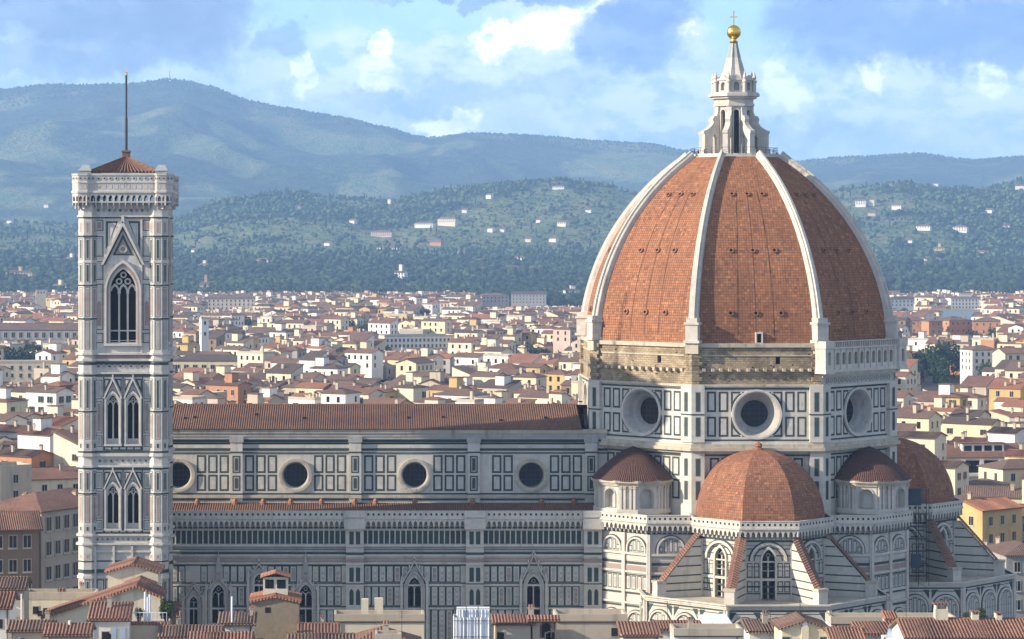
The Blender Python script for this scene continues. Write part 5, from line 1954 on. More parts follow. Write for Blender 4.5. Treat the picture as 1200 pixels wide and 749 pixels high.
building('villa', 'white villa with dark roof and small tower right beside the dome edge', 'villa', 1056, 2700, 30, 16, 17, R(10), 'white', 'hipped', 'tile_dark', rows=2, step=3.6)
building('long_wing', 'long low brown wing behind the orange blocks beside the dome', 'building', 1064, 2150, 40, 16, 16, R(3), 'beige', 'gabled', 'tile_dark')
building('yellow_house', 'yellow block with three rows of open balconies at the right edge', 'house', 1190, 1330, 18, 14, 21, R(12), 'pale yellow', 'gabled', 'tile_red', rows=3, step=4, floor=4.5, scale=1.3)
building('villa', 'white villa with rows of dark windows right of the tree clump', 'villa', 1148, 1420, 16, 13, 19, R(16), 'white', 'hipped', 'tile_brown', rows=3, step=3.4)

# the loggia house
t = building('loggia_house', 'white house with an open loggia and attic windows right of the apse dome', 'house', 1142, 745, 24, 14, 17.5, R(6), 'white', 'gabled', 'tile_red', pitch=.42, chims=[(-6, -2), (5, 3)])
mb = MB()
f = Fr((0, -7.0), S)
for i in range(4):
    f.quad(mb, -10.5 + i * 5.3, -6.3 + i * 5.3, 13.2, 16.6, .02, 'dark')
    f.box(mb, -6.3 + i * 5.3, -5.2 + i * 5.3, 12.6, 17.0, 0, .4, 'w_white')
f.box(mb, -11.5, 11.5, 12.2, 13.0, 0, .6, 'w_white')
mb.build('loggia', t)
mb = MB()
mb.box(-5, 7, -4.2, -1.0, 18.0, 21.0, 'w_white')
mb.box(-5.4, 7.4, -4.6, -.6, 21.0, 21.25, 'tile_red')
for i in range(4):
    mb.box(-4.5 + i * 2.9, -2.3 + i * 2.9, -4.22, -4.18, 19.0, 20.5, 'glass')
mb.build('attic', t)
building('red_roof_house', 'house with bright orange roof and yellow wall behind the apse buttress', 'house', 1152, 560, 13, 10, 21.5, R(38), 'ochre', 'gabled', 'tile_orange', rows=3, step=3.4, chims=[(-3, 1)], humps=True)
building('street_house', 'plain grey house with arched ground floor at the right edge beside the apse', 'house', 1194, 512, 9.5, 14, 18.0, R(4), 'grey', 'hipped', 'tile_brown', rows=4, step=2.6)
building('street_house', 'grey house with long red roof at the right edge', 'house', 1192, 575, 14, 12, 18.5, R(3), 'grey', 'gabled', 'tile_red', rows=3, chims=[(-2, 2)])
building('yellow_house', 'yellow house with red gabled roof between the apse and the right edge', 'house', 1166, 640, 14, 11, 16.5, R(-12), 'pale yellow', 'gabled', 'tile_brown', rows=3, chims=[(4, -2)])
building('yellow_house', 'pale yellow house with hipped roof at the right edge above the yellow gabled one', 'house', 1190, 690, 15, 11, 19, R(20), 'pale yellow', 'hipped', 'tile_brown', rows=3)

# the palazzo on the square behind the bell tower
t = building('palazzo', 'large grey palazzo with three rows of framed windows behind the bell tower base', 'palace', 62, 512, 26, 15, 27.0, R(58), 'beige', 'hipped', 'tile_red', pitch=.34, rows=5, step=2.7, floor=4.6, win=0, top=1.8, scale=1.35, chims=[(-6, 2), (3, -3)])
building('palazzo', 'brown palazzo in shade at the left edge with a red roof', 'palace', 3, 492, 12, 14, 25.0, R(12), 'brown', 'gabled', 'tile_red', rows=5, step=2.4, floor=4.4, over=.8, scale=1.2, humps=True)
building('palazzo', 'pale yellow palazzo half hidden by the left edge of the bell tower', 'palace', 92, 520, 9, 12, 24.5, R(5), 'pale yellow', 'hipped', 'tile_dark', rows=4, step=3.2, floor=4.6)
building('roof_house', 'wide low house with a long red roof just behind the grey palazzo', 'house', 45, 620, 20, 12, 22.5, R(20), 'cream', 'gabled', 'tile_red', rows=2, chims=[(-4, 2), (5, -2)])
building('tall_house', 'grey tall blind tower house at the left edge', 'house', 10, 600, 7.5, 9, 26.5, R(28), 'beige', 'flat', 'w_grey', rows=2)
building('orange_house', 'small orange house touching the left edge of the bell tower', 'house', 85, 1180, 8, 9, 19, R(18), 'orange', 'gabled', 'tile_brown', rows=1)

# villas on the hills
for v, g in VILLAS:
    if not g:
        continue
    px, py, wpx, hpx, wall, tile, lb = v
    X, Y, z = g
    k = Y / F
    l, h = wpx * k, max(4.0, hpx * k)
    t = thing('hillside_villa', lb, 'villa', (X, Y, z - 1.5), R(rnd.uniform(-42, -18)))
    mb = MB()
    rf = 'hipped' if wpx > 13 else 'gabled'
    dep = min(l, 12.0)
    house_walls(mb, l, dep, h * .78 + 1.5, 'w_' + wall, rf, .5)
    mb.build('wall', t)
    mb = MB()
    house_roof(mb, l, dep, h * .78 + 1.5, rf, .5, tile, False, .8)
    mb.build('roof', t)
    if wpx >= 12:
        put_windows(t, l, dep, h * .82 + 1.5, 1 if hpx < 7 else 2, 0, WIN[0], 4.5, 2.0, 4.2, (0,), None, 'window', 1.5)
    if 'tower' in lb and wpx > 10:
        mb = MB()
        mb.box(-2.5, 2.5, -2, 3, h * .8, h * 1.25 + 4, 'w_' + wall)
        mb.box(-3, 3, -2.5, 3.5, h * 1.25 + 4, h * 1.25 + 4.6, tile)
        mb.build('tower', t)

# ---- the town
city = [(x, y, px, l) for x, y, px, l in slots if not in_protect(x, y)]
TREES = [  # px, Y, height, crown radius, kind
    (1095, 1440, 21, 9, 'round'), (1112, 1455, 22, 9.5, 'round'), (1082, 1450, 17, 7.5, 'round'), (1128, 1440, 15, 7, 'round'), (1100, 1400, 15, 7, 'round'), (1072, 1430, 12, 6, 'round'), (1155, 1400, 13, 5.5, 'round'),
    (1168, 1860, 16, 8, 'round'), (1192, 980, 15, 7, 'round'), (1140, 1870, 13, 6, 'round'), (22, 1440, 19, 11, 'round'), (38, 1430, 18, 10, 'round'), (10, 1430, 13, 7, 'round'), (40, 1480, 20, 6, 'round'), (66, 1560, 12, 5, 'round'),
    (58, 2300, 16, 4, 'round'), (285, 1990, 20, 9, 'round'), (294, 1985, 17, 8, 'round'), (404, 1900, 20, 10, 'round'), (420, 1890, 17, 9, 'round'), (435, 1900, 18, 9, 'round'), (438, 1360, 14, 6, 'round'), (458, 1240, 13, 6, 'round'), (470, 1230, 11, 5, 'round'),
    (444, 1250, 12, 6, 'round'), (572, 1510, 13, 6, 'round'), (606, 1560, 15, 7, 'round'), (622, 1545, 16, 8, 'round'), (634, 1560, 14, 6, 'round'), (655, 1520, 13, 7, 'round'), (668, 1500, 11, 6, 'round'), (495, 2350, 17, 8, 'round'), (520, 2400, 15, 6, 'round'),
    (655, 3020, 16, 10, 'round'), (643, 3050, 13, 8, 'round'), (686, 3000, 17, 10, 'round'), (316, 2900, 12, 12, 'round'), (626, 1040, 9, 2.2, 'cypress'), (647, 1060, 9, 2.0, 'cypress'), (1178, 2900, 14, 7, 'round'), (1060, 2500, 13, 6, 'round'), (1088, 820, 9, 4, 'round'), (238, 1220, 8, 4, 'round')]
tq = random.Random(19)
TREES += [(tq.uniform(206, 690), tq.uniform(1050, 2500), tq.uniform(9, 15), tq.uniform(3.5, 6.5), 'round') for _ in range(26)]
TREES += [(tq.uniform(1060, 1198), tq.uniform(800, 2300), tq.uniform(9, 14), tq.uniform(3.5, 6), 'round') for _ in range(8)]
city = [c_ for c_ in city if not any(abs(c_[0] - (p - CX) / F * Y_) < r_ * .8 + 7 and -26 - r_ < c_[1] - Y_ < 8 for p, Y_, h_, r_, k_ in TREES)]
city.sort(key=lambda c_: c_[1])
NEAR_N = 262
near, far = city[:NEAR_N], city[NEAR_N:]
print('houses:', len(near), len(far), 'near limit Y', near[-1][1])


def house_rot(rnd, px):
    return PHI + R(rnd.uniform(-4, 4) + (90 if rnd.random() < .12 else 0))


groups = 'town houses around the cathedral'
for x, y, px, l in near:
    for tr in range(60):
        spec = rand_house(rnd, y, l)
        if px > 1130 and y < 900:
            pass
        spec = (*spec[:5], cap_height(px, y, spec[5], spec[1]), spec[6])
        ch = rnd.choice([0, 1, 1, 2, 3])
        lb = house_label(rnd, spec, px, y, ch)
        if lb not in used_labels:
            used_labels[lb] = 1
            break
    wall, roof, tile, l, w, h, size = spec
    rot = house_rot(rnd, px)
    h = cap_height(px, y, h, roof)
    if h < 5:
        continue
    t = thing('town_house', lb, 'house', (x, y, 0), rot, groups)
    mb = MB()
    pitch = rnd.uniform(.22, .36)
    house_walls(mb, l, w, h, 'w_' + wall, roof, pitch)
    mb.build('wall', t)
    mb = MB()
    house_roof(mb, l, w, h, roof, pitch, tile if roof != 'flat' else 'w_orange', y < 800)
    rf = mb.build('roof', t)
    for q in range(ch):
        o = link('chimney', CHIM, rf)
        cy_ = rnd.uniform(-w * .35, w * .35)
        rr = {'gabled': (w / 2 - abs(cy_)) * pitch, 'hipped': w * .25 * pitch, 'flat': 0, 'shed': (cy_ + w / 2) * pitch}[roof]
        o.location = (rnd.uniform(-l * .32, l * .32), cy_ if roof != 'hipped' else cy_ * .3, h + rr + .5)
        o.rotation_euler.z = rnd.choice([0, 1.57])
    if rnd.random() < .55:                                               # lower wing built on to the sunny or street side
        wl, ww, wh = rnd.uniform(4, l * .7), rnd.uniform(3, 5.5), h * rnd.uniform(.62, .86)
        sd = rnd.choice([-1, 1])
        wx, wy = rnd.uniform(-l / 2 + wl / 2, l / 2 - wl / 2), sd * (w / 2 + ww / 2)
        mb = MB()
        mb.box(wx - wl / 2, wx + wl / 2, wy - ww / 2, wy + ww / 2, 0, wh, 'w_' + rnd.choice([wall, 'white', 'cream']))
        wg = mb.build('wing', t)
        mb = MB()
        q = [(wx - wl / 2 - .3, wy + ww / 2 + .3), (wx + wl / 2 + .3, wy + ww / 2 + .3), (wx + wl / 2 + .3, wy - ww / 2 - .3), (wx - wl / 2 - .3, wy - ww / 2 - .3)]
        za, zb = (wh + .2, wh + 1.6) if sd > 0 else (wh + 1.6, wh + .2)
        mb.face([(*q[0], za), (*q[1], za), (*q[2], zb), (*q[3], zb)], tile)
        mb.face([(*q[1], wh - .1), (*q[2], wh - .1), (*q[2], zb), (*q[1], za)], tile)
        mb.face([(*q[3], wh - .1), (*q[0], wh - .1), (*q[0], za), (*q[3], zb)], tile)
        mb.build('wing_roof', wg)
    if rnd.random() < .25 and roof != 'flat':                            # room standing on the roof
        rw = rnd.uniform(2.4, 4)
        rx = rnd.uniform(-l * .25, l * .25)
        mb = MB()
        mb.box(rx - rw / 2, rx + rw / 2, -w * .25, w * .25, h - .2, h + 4.25, 'w_' + rnd.choice(['white', 'cream', wall]))
        mb.box(rx - rw / 2 - .3, rx + rw / 2 + .3, -w * .25 - .3, w * .25 + .3, h + 4.2, h + 4.45, tile)
        mb.build('roof_room', t)
    put_windows(t, l, w, h, 3 if y < 760 else (2 if y < 1250 else 1), rot, WIN[rnd.choice([0, 0, 1, 2])], rnd.uniform(3.0, 4.2), rnd.uniform(1.4, 2.2), 3.7, None, rnd, 'window', 1.0 if y < 900 else 1.15)
mb = MB()
for x, y, px, l in far + [q for q in hidden if not in_protect(q[0], q[1])]:
    wall, roof, tile, l, w, h, size = rand_house(rnd, y, l)
    rot = house_rot(rnd, px)
    h = cap_height(px, y, min(h, 16) if y > 2600 else h, roof)
    if h < 5:
        continue
    sub = MB()
    house_walls(sub, l, w, h, 'w_' + wall, roof, .33)
    house_roof(sub, l, w, h, roof, .33, tile if roof != 'flat' else 'w_orange', False)
    for k in range(4):
        a = R(-90 + 90 * k)
        if math.sin(a + rot) > -.25:
            continue
        f = Fr(((w if k % 2 == 0 else l) / 2 * math.cos(a), (w if k % 2 == 0 else l) / 2 * math.sin(a)), a)
        L = l if k % 2 == 0 else w
        m = int((L - 1.6) / 3.4)
        for r_ in range(1 if y > 2300 else 2):
            for i in range(m):
                if rnd.random() < .25:
                    continue
                u = (i - (m - 1) / 2) * (L - 1.6) / m
                z = h - 2.2 - r_ * 3.7
                f.quad(sub, u - .6, u + .6, z - 1, z + 1, .03, 'glass')
    if rnd.random() < .6:
        cx_, cy_ = rnd.uniform(-l * .3, l * .3), rnd.uniform(-w * .2, w * .2)
        sub.box(cx_ - .5, cx_ + .5, cy_ - .4, cy_ + .4, h, h + 3.4, 'w_beige')
    if rnd.random() < .14:                                               # roof rooms
        cx_ = rnd.uniform(-l * .25, l * .25)
        ww = rnd.uniform(3, 5)
        sub.box(cx_ - ww / 2, cx_ + ww / 2, -w * .3, w * .2, h, h + 4.6, 'w_' + wall)
        sub.box(cx_ - ww / 2 - .3, cx_ + ww / 2 + .3, -w * .3 - .3, w * .2 + .3, h + 4.6, h + 4.8, tile)
    ca, sa = math.cos(rot), math.sin(rot)
    k0 = len(mb.v)
    remap = []
    for m_ in sub.mats:
        if m_ not in mb.mats:
            mb.mats.append(m_)
        remap.append(mb.mats.index(m_))
    mb.v.extend(Vector((x + p.x * ca - p.y * sa, y + p.x * sa + p.y * ca, p.z)) for p in sub.v)
    mb.f.extend(tuple(i + k0 for i in f_) for f_ in sub.f)
    mb.mi.extend(remap[i] for i in sub.mi)
    mb.uv.extend(sub.uv)
tag(mb.build('distant_town'), kind='stuff')

# ---- trees of the town
M['leaf_a'] = foliage('dark_foliage', (0.022, 0.045, 0.022), (0.06, 0.10, 0.035), .5)
M['leaf_b'] = foliage('mid_foliage', (0.035, 0.065, 0.025), (0.085, 0.13, 0.045), .5)


def crown_mesh(seed, mat, kind):
    g = random.Random(seed)
    mb = MB()
    tones = []
    clumps = 34 if kind == 'round' else 20
    for i in range(clumps):
        if kind == 'round':
            a, zz = g.uniform(0, 6.28), g.uniform(-.75, .85)
            rr = math.sqrt(max(.05, 1 - zz * zz)) * g.uniform(.35, .85)
            c = Vector((rr * math.cos(a), rr * math.sin(a), zz * .72))
            s = g.uniform(.2, .36)
        else:
            zz = i / clumps
            a = g.uniform(0, 6.28)
            c = Vector((.4 * (1 - zz) * math.cos(a), .4 * (1 - zz) * math.sin(a), -1 + 2.0 * zz))
            s = .42 * (1.1 - zz) + .08
        tn = g.uniform(.1, .95)
        for j in range(42):
            d = Vector((g.gauss(0, 1), g.gauss(0, 1), g.gauss(0, 1))).normalized()
            p = c + d * s * g.uniform(.65, 1.1)
            n = (d + Vector((g.uniform(-.7, .7), g.uniform(-.7, .7), g.uniform(-.2, .9)))).normalized()
            u = n.orthogonal().normalized()
            u = (Matrix.Rotation(g.uniform(0, 6.28), 3, n) @ u)
            v = n.cross(u)
            k = g.uniform(.05, .095)
            mb.face([p - u * k, p - v * k * .7, p + u * k, p + v * k * .7], mat)
            tones.append(min(1, max(0, tn + g.uniform(-.25, .25))))
    me = mb.mesh('crown')
    at_ = me.attributes.new('tone', 'FLOAT', 'FACE')
    at_.data.foreach_set('value', np.array(tones, dtype=np.float32))
    return me


CROWNS = {('round', 0): crown_mesh(1, 'leaf_a', 'round'), ('round', 1): crown_mesh(2, 'leaf_b', 'round'), ('round', 2): crown_mesh(3, 'leaf_a', 'round'), ('cypress', 0): crown_mesh(4, 'leaf_a', 'cypress')}
mb = MB()
mb.lathe((0, 0), [(.05, 0), (.04, .5), (.03, 1.0)], 7, 'bark')
for a, l_ in ((.3, .5), (2.2, .45), (4.1, .5)):
    mb.tube((0, 0, .55), (l_ * math.cos(a) * .4, l_ * math.sin(a) * .4, 1.15), .018, 'bark', 5)
TRUNK = mb.mesh('trunk')
seen = {}
trr = random.Random(8)
for i, (px, Y, h, r, kind) in enumerate(sorted(TREES)):
    var = 0 if kind == 'cypress' else trr.choice([0, 0, 1, 2])
    tone = 'pale green' if var == 1 else 'dark green'
    size = 'big' if r >= 8 else ('small' if r < 6 else 'mid-sized')
    shape = 'slim cypress' if kind == 'cypress' else 'round leafy tree'
    where = column_of(px).replace('above', 'over').replace('round nave window', 'round window')
    lb = f'{size} {tone} {shape}{" near by" if Y < 1300 else (" far off" if Y > 1700 else "")}, {where}'
    seen.setdefault(lb, []).append(px)
    if len(seen[lb]) > 1:
        q = len(seen[lb])
        lb += ', ' + ['', 'first', 'second', 'third', 'fourth', 'fifth', 'sixth', 'seventh', 'eighth', 'ninth', 'tenth', 'eleventh', 'twelfth'][q] + ' from left'
    t = thing('leafy_tree' if kind == 'round' else 'cypress', lb, 'tree', ((px - CX) / F * Y, Y, 0), trr.uniform(0, 6), 'trees between the town houses')
    o = link('trunk', TRUNK, t)
    o.scale = (h * .5, h * .5, h * .55)
    o = link('crown', CROWNS[(kind, var)], t)
    o.location = (0, 0, h - r * .8 if kind == 'round' else h * .5)
    o.scale = (r, r, r * 1.05) if kind == 'round' else (r, r, h * .5)

# mast on the high ridge
X, Y = (199 - CX) / F * 10950, 10950
t = thing('radio_mast', 'tiny radio mast on the highest point of the ridge', 'mast', (X, Y, terrain(X, Y) - 1))
mb = MB()
mb.tube((0, 0, 0), (0, 0, 46), 1.3, 'iron', 5)
mb.box(-4, 4, -3, 3, 0, 5, 'w_white')
mb.build('mast_pole', t)

# ------------------------------------------------------------------ roofs in front of the cathedral
FG = 'roofs in front of the cathedral'


def fg(name, label, cat, px0, px1, py_eave, Y, w, rot=0.0, **k):
    """a house whose front eaves run from px0 to px1 at height py_eave"""
    l = (px1 - px0) / F * Y
    h = CZ + (HY - py_eave) / F * Y
    return building(name, label, cat, (px0 + px1) / 2, Y, k.pop('l', l), w, h, rot, protect=False, off=(0, w / 2) if not rot else (0, 0), group=FG, **k)


def extra(t, name, fn):
    mb = MB()
    fn(mb)
    return mb.build(name, t)


# left edge
fg('roof_house', 'white house corner with tiled roof at the bottom left corner', 'house', -30, 11, 712, 318, 7, wall='white', tile='tile_red', humps=True)
t = fg('tall_house', 'grey house with ragged tile roof and pipes at the left edge', 'house', -12, 28, 690, 335, 5.5, wall='beige', tile='tile_brown', humps=True, rows=2, step=2)
extra(t, 'drain_pipe', lambda mb: (mb.tube((2.0, -4.1, 20), (2.0, -4.1, 33.5), .1, 'sheet', 6), mb.tube((-.5, -4.15, 33.0), (2.0, -4.1, 31.5), .1, 'sheet', 6)))
t = fg('long_wall_house', 'long cream wall with small square openings left below the bell tower', 'house', 30, 112, 702, 352, 3.5, wall='cream', roof='flat', tile='w_beige')
extra(t, 'opening', lambda mb: [mb.box(x - .4, x + .4, -1.79, -1.74, z - .4, z + .4, 'dark') for x, z in ((-1.9, 28.8), (.8, 28.9))])
extra(t, 'chimney', lambda mb: (mb.box(-.5, .5, -.5, .4, 29, 31.6, 'tile_red'),))
t = fg('low_house', 'low tiled roof with brown tiles at the bottom left', 'house', 12, 60, 739, 312, 4, wall='beige', tile='tile_brown', humps=True)
t = fg('low_house', 'red tiled roof with small chimney beside the little white cube house', 'house', 55, 104, 744, 309, 4.5, wall='beige', tile='tile_red', humps=True)
extra(t, 'chimney', lambda mb: (mb.box(-.3, .3, -.5, 0, 28, 32.6, 'w_white'), mb.tube((0, -.2, 32.6), (0, -.2, 33.4), .18, 'w_white')))
# cream gabled house
t = building('gabled_house', 'cream gabled house with a long sloping tiled roof below the bell tower', 'house', 161, 343, 7.0, 3.2, 33.0, R(90), 'cream', 'gabled', 'tile_red', .36, humps=True, protect=False, group=FG)
t.location.y = 346
building('gabled_house', 'taller cream gable with thin tiled verge right at the bell tower foot', 'house', 158, 352, 6.5, 6.6, 34.3, R(90), 'cream', 'gabled', 'tile_red', .30, humps=True, protect=False, group=FG)
t = thing('roof_house', 'cream house under a long roof falling left, below the bell tower', 'house', ((120 - CX) / F * 338, 338, 0), 0, FG)
mb = MB()
xa, xb, xc = (50 - 120) / F * 338, (160 - 120) / F * 338, (188 - 120) / F * 338
mb.prism([(xa + .3, 0), (xc, 0), (xc, 7), (xa + .3, 7)], 0, 29.6, 'w_cream')
for yy in (0.0, 7.0):
    mb.face([(xa + .3, yy, 29.6), (xc, yy, 29.6), (xc, yy, 32.5), (xb, yy, 33.7), (xa + .3, yy, 30.0)], 'w_cream')
mb.build('wall', t)
mb = MB()
tile_slope(mb, (xa - .2, 7.4, 29.95), (xa - .2, -.5, 29.95), (xb, -.5, 34.0), (xb, 7.4, 34.0), 'tile_red', .4, .12)
tile_slope(mb, (xc + .4, -.5, 32.5), (xc + .4, 7.4, 32.5), (xb, 7.4, 34.0), (xb, -.5, 34.0), 'tile_red', .4, .12)
for (p, q) in (((xa - .2, 29.7), (xb, 33.75)), ((xb, 33.75), (xc + .4, 32.25))):
    mb.face([(p[0], -.5, p[1]), (q[0], -.5, q[1]), (q[0], -.5, q[1] + .3), (p[0], -.5, p[1] + .3)], 'tile_orange')
    mb.face([(p[0], -.5, p[1]), (q[0], -.5, q[1]), (q[0], 7.4, q[1]), (p[0], 7.4, p[1])], 'w_brown')
mb.build('roof', t)
# white cube house
t = fg('cube_house', 'little white cube house with a striped red tile roof below the bell tower', 'house', 104, 151, 727, 318, 4.6, wall='white', roof='shed', tile='tile_red', humps=True, pitch=.27, over=.25)
extra(t, 'window', lambda mb: [mb.box(x - .42, x + .42, -2.36, -2.3, 29.6, 31.6, 'trim') or mb.box(x - .3, x + .3, -2.38, -2.35, 29.75, 31.5, 'bluewall') for x in (.6, 1.7)])
t = thing('roof_terrace', 'roof terrace with railing, white pipes and potted plants beside the cube house', 'terrace', ((172 - CX) / F * 322, 322, 0), 0, FG)
mb = MB()
mb.box(-2.2, 2.6, -1.5, 4, 0, 31.5, 'w_beige')
mb.box(-2.3, 2.7, -1.6, -1.3, 31.5, 31.9, 'tile_red')
mb.build('wall', t)
mb = MB()
for i in range(11):
    mb.tube((-2.1 + i * .46, -1.45, 31.9), (-2.1 + i * .46, -1.45, 33.0), .035, 'sheet', 4)
mb.tube((-2.1, -1.45, 33.0), (2.55, -1.45, 33.0), .05, 'sheet', 4)
mb.build('railing', t)
for x, h_ in ((-.2, 3.9), (.1, 3.3), (.35, 3.6)):
    mb = MB()
    mb.tube((x, 0, 31.4), (x, 0, 31.4 + h_), .13, 'sheet', 8)
    mb.build('flue_pipe', t)
for i, (px, Y, z, s_, lb) in enumerate([(195, 323, 31.6, 1.3, 'bushy green potted plant on the roof terrace beside the bell tower'), (163, 323, 31.6, .7, 'small potted plant on the roof terrace beside the cube house'),
                                        (1150, 345, 28.2, .9, 'tall green plant on the long tiled roof at the bottom right'), (1132, 346, 28.0, .6, 'low green plant behind the chimney on the long tiled roof at the right')]):
    t = thing('potted_plant', lb, 'plant', ((px - CX) / F * Y, Y, z), i)
    mb = MB()
    mb.lathe((0, 0), [(.22, 0), (.32, .5), (.3, .5), (0, .45)], 10, 'tile_red')
    mb.build('pot', t)
    o = link('crown', CROWNS[('round', 1)], t)
    o.location = (0, 0, .5 + s_ * .8)
    o.scale = (s_, s_, s_ * 1.1)
# roofs right of the bell tower
fg('low_house', 'long red tiled roof at the bottom, right under the bell tower edge', 'house', 189, 257, 747, 318, 5, wall='beige', tile='tile_brown', humps=True)
fg('low_house', 'short red tiled roof in front of the long one, left of the stone tower', 'house', 225, 292, 758, 305, 6, wall='beige', tile='tile_red', humps=True)
t = fg('grey_house', 'small grey gabled house with pipes left of the stone tower', 'house', 259, 296, 732, 326, 4, wall='white', roof='shed', tile='tile_brown', humps=True, pitch=.15)
extra(t, 'flue_pipe', lambda mb: mb.tube((-.6, -2, 28), (-.6, -2, 34.2), .12, 'sheet', 7))
fg('low_house', 'narrow tiled roof strip between bell tower and nave wall', 'house', 186, 206, 716, 345, 4, wall='brown', tile='tile_red', humps=True)
# stone tower with its lantern room
Y = 338.0
t = building('stone_tower', 'rough brown stone tower house with a small roof room on top', 'tower', 323, Y, 6.6, 6.0, CZ + (HY - 702) / F * Y, R(90), 'stonewall', 'gabled', 'tile_orange', .22, humps=True, protect=False, group=FG, over=.3)
mb = MB()
zt = CZ + (HY - 697) / F * Y + .1
mb.box(-1.35, 1.35, -1.55, 1.55, zt - 1.0, zt + 2.3, 'w_cream')
for yy in (-.75, .75):
    mb.box(-1.4, -1.37, yy - .55, yy + .55, zt + .9, zt + 2.0, 'glass')
mb.build('roof_room', t)
mb = MB()
for s_ in (-1, 1):
    tile_slope(mb, (-1.8 * -s_, s_ * 1.9, zt + 2.3), (1.8 * -s_, s_ * 1.9, zt + 2.3), (1.8 * -s_, 0, zt + 2.85), (-1.8 * -s_, 0, zt + 2.85), 'tile_orange', .4, .1)
    mb.face([(-1.8, s_ * 1.9, zt + 2.2), (1.8, s_ * 1.9, zt + 2.2), (1.8, 0, zt + 2.75), (-1.8, 0, zt + 2.75)], 'w_brown')
mb.build('roof_room_roof', t)
mb = MB()
for yy, zz in ((.9, zt - 1.6), (-1.9, zt - 5), (1.8, zt - 5.5)):
    mb.box(-3.32, -3.29, yy - .35, yy + .35, zz - .35, zz + .35, 'dark')
mb.build('opening', t)
# cream parapet wall and roofs behind the tower
t = fg('long_wall_house', 'cream house with a long flat parapet and two square chimneys below the nave', 'house', 392, 497, 728, 345, 4, wall='cream', roof='flat', tile='w_beige')
extra(t, 'chimney', lambda mb: (mb.box(-2.3, -1.4, -1.2, -.3, 28, 31.2, 'w_cream'), mb.box(-1.0 + 1.3 - .9, .2 + .3, -1.2, -.3, 28, 31.3, 'w_cream')))
fg('low_house', 'red tiled roof of an altana between stone tower and cream parapet', 'house', 352, 394, 745, 330, 5.5, wall='beige', tile='tile_red', humps=True)
fg('hip_roof_house', 'brown hipped roof in front of the cream parapet', 'house', 405, 492, 760, 322, 9, wall='beige', roof='hipped', tile='tile_red', pitch=.42)
fg('low_house', 'striped red tiled roof at the foot of the stone tower', 'house', 340, 412, 762, 308, 7, wall='beige', tile='tile_brown', humps=True)
t = fg('house', 'beige house with a small white roof hatch at the bottom edge', 'house', 440, 470, 752, 312, 3, wall='white', roof='flat', tile='w_white')
# sheeted scaffold
t = thing('sheeted_scaffold', 'roof scaffold wrapped in shiny white plastic sheeting below the nave', 'scaffold', ((553 - CX) / F * 335, 335, 0), 0, FG)
g_ = random.Random(3)
mb = MB()
cols_ = 34
zt = CZ + (HY - 716) / F * 335
pts = [(-2.3 + 4.6 * i / cols_, -1.5 + .07 * math.sin(i * 1.9) + g_.uniform(-.05, .05)) for i in range(cols_ + 1)] + [(2.3, 1.5), (-2.3, 1.5)]
mb.prism(pts, 18, zt - .6, 'sheet', cap=False)
mb.prism([(x * .9 + .2, y * .9) for x, y in pts], zt - .6, zt + .35, 'sheet')
mb.build('sheeting', t)
mb = MB()
for x in (-2.2, -.8, .7, 2.2):
    mb.tube((x, -1.7, 18), (x, -1.7, zt + .8), .05, 'iron', 5)
for z in (zt - 3, zt - 1, zt + .5):
    mb.tube((-2.4, -1.7, z), (2.4, -1.7, z), .04, 'iron', 5)
mb.build('scaffold_pole', t)
t = fg('house', 'beige house with red sloping verge and arched belfry opening below the nave', 'house', 580, 624, 731, 338, 2.4, wall='beige', roof='shed', tile='tile_red', humps=True, pitch=.2)
t = fg('bell_gable', 'small beige bell gable with a dark arched opening below the nave', 'bell gable', 622, 652, 727, 338, 1.6, wall='beige', roof='gabled', tile='tile_red', humps=True, pitch=.3)
mb = MB()
f = Fr((0, -.8), S)
h_ = CZ + (HY - 727) / F * 338
f.poly(mb, arch(.3, h_ - 2.2, h_ - .9, .55), .02, .03, 'dark')
f.ring(mb, arch(.3, h_ - 2.2, h_ - .9, .55), arch(.3, h_ - 2.2, h_ - .9, .75), 0, .1, 'tile_red')
mb.build('arched_opening', t)
t = fg('long_wall_house', 'long plain beige wall under the nave between bell gable and red roof', 'house', 652, 735, 728, 342, 5, wall='beige', roof='flat', tile='w_beige')
t = fg('roof_house', 'beige house with an orange tiled shed roof left of the tribune', 'house', 730, 772, 745, 330, 3.4, wall='beige', roof='shed', tile='tile_red', humps=True, pitch=.25)
t = fg('roof_house', 'white house with low gabled roof before the tribune', 'house', 770, 834, 738, 338, 4.5, wall='white', tile='tile_red', roof='gabled', humps=True, pitch=.25)
t = fg('roof_house', 'white house with flat parapet at the bottom edge before the tribune', 'house', 790, 870, 745, 326, 4, wall='white', roof='flat', tile='w_beige')
t = thing('glazed_roof_room', 'small glassy silver roof room in front of the tribune chapels', 'roof room', ((838 - CX) / F * 340, 340, 0), R(12), FG)
mb = MB()
zt = CZ + (HY - 729) / F * 340
mb.box(-1.9, 1.9, -1.5, 1.5, 18, zt - .4, 'w_white')
mb.face([(-2, -1.6, zt - .4), (2, -1.6, zt - .4), (2, 1.6, zt + .8), (-2, 1.6, zt + .8)], 'sheet')
mb.build('wall', t)
# yellow house with green shutters
t = fg('shuttered_house', 'yellow gabled house with green shutters at the bottom below the apse', 'house', 912, 974, 737, 326, 5.5, rot=R(90), l=6.0, wall='pale yellow', roof='gabled', tile='tile_brown', humps=True, pitch=.32)
t.location.y = 329
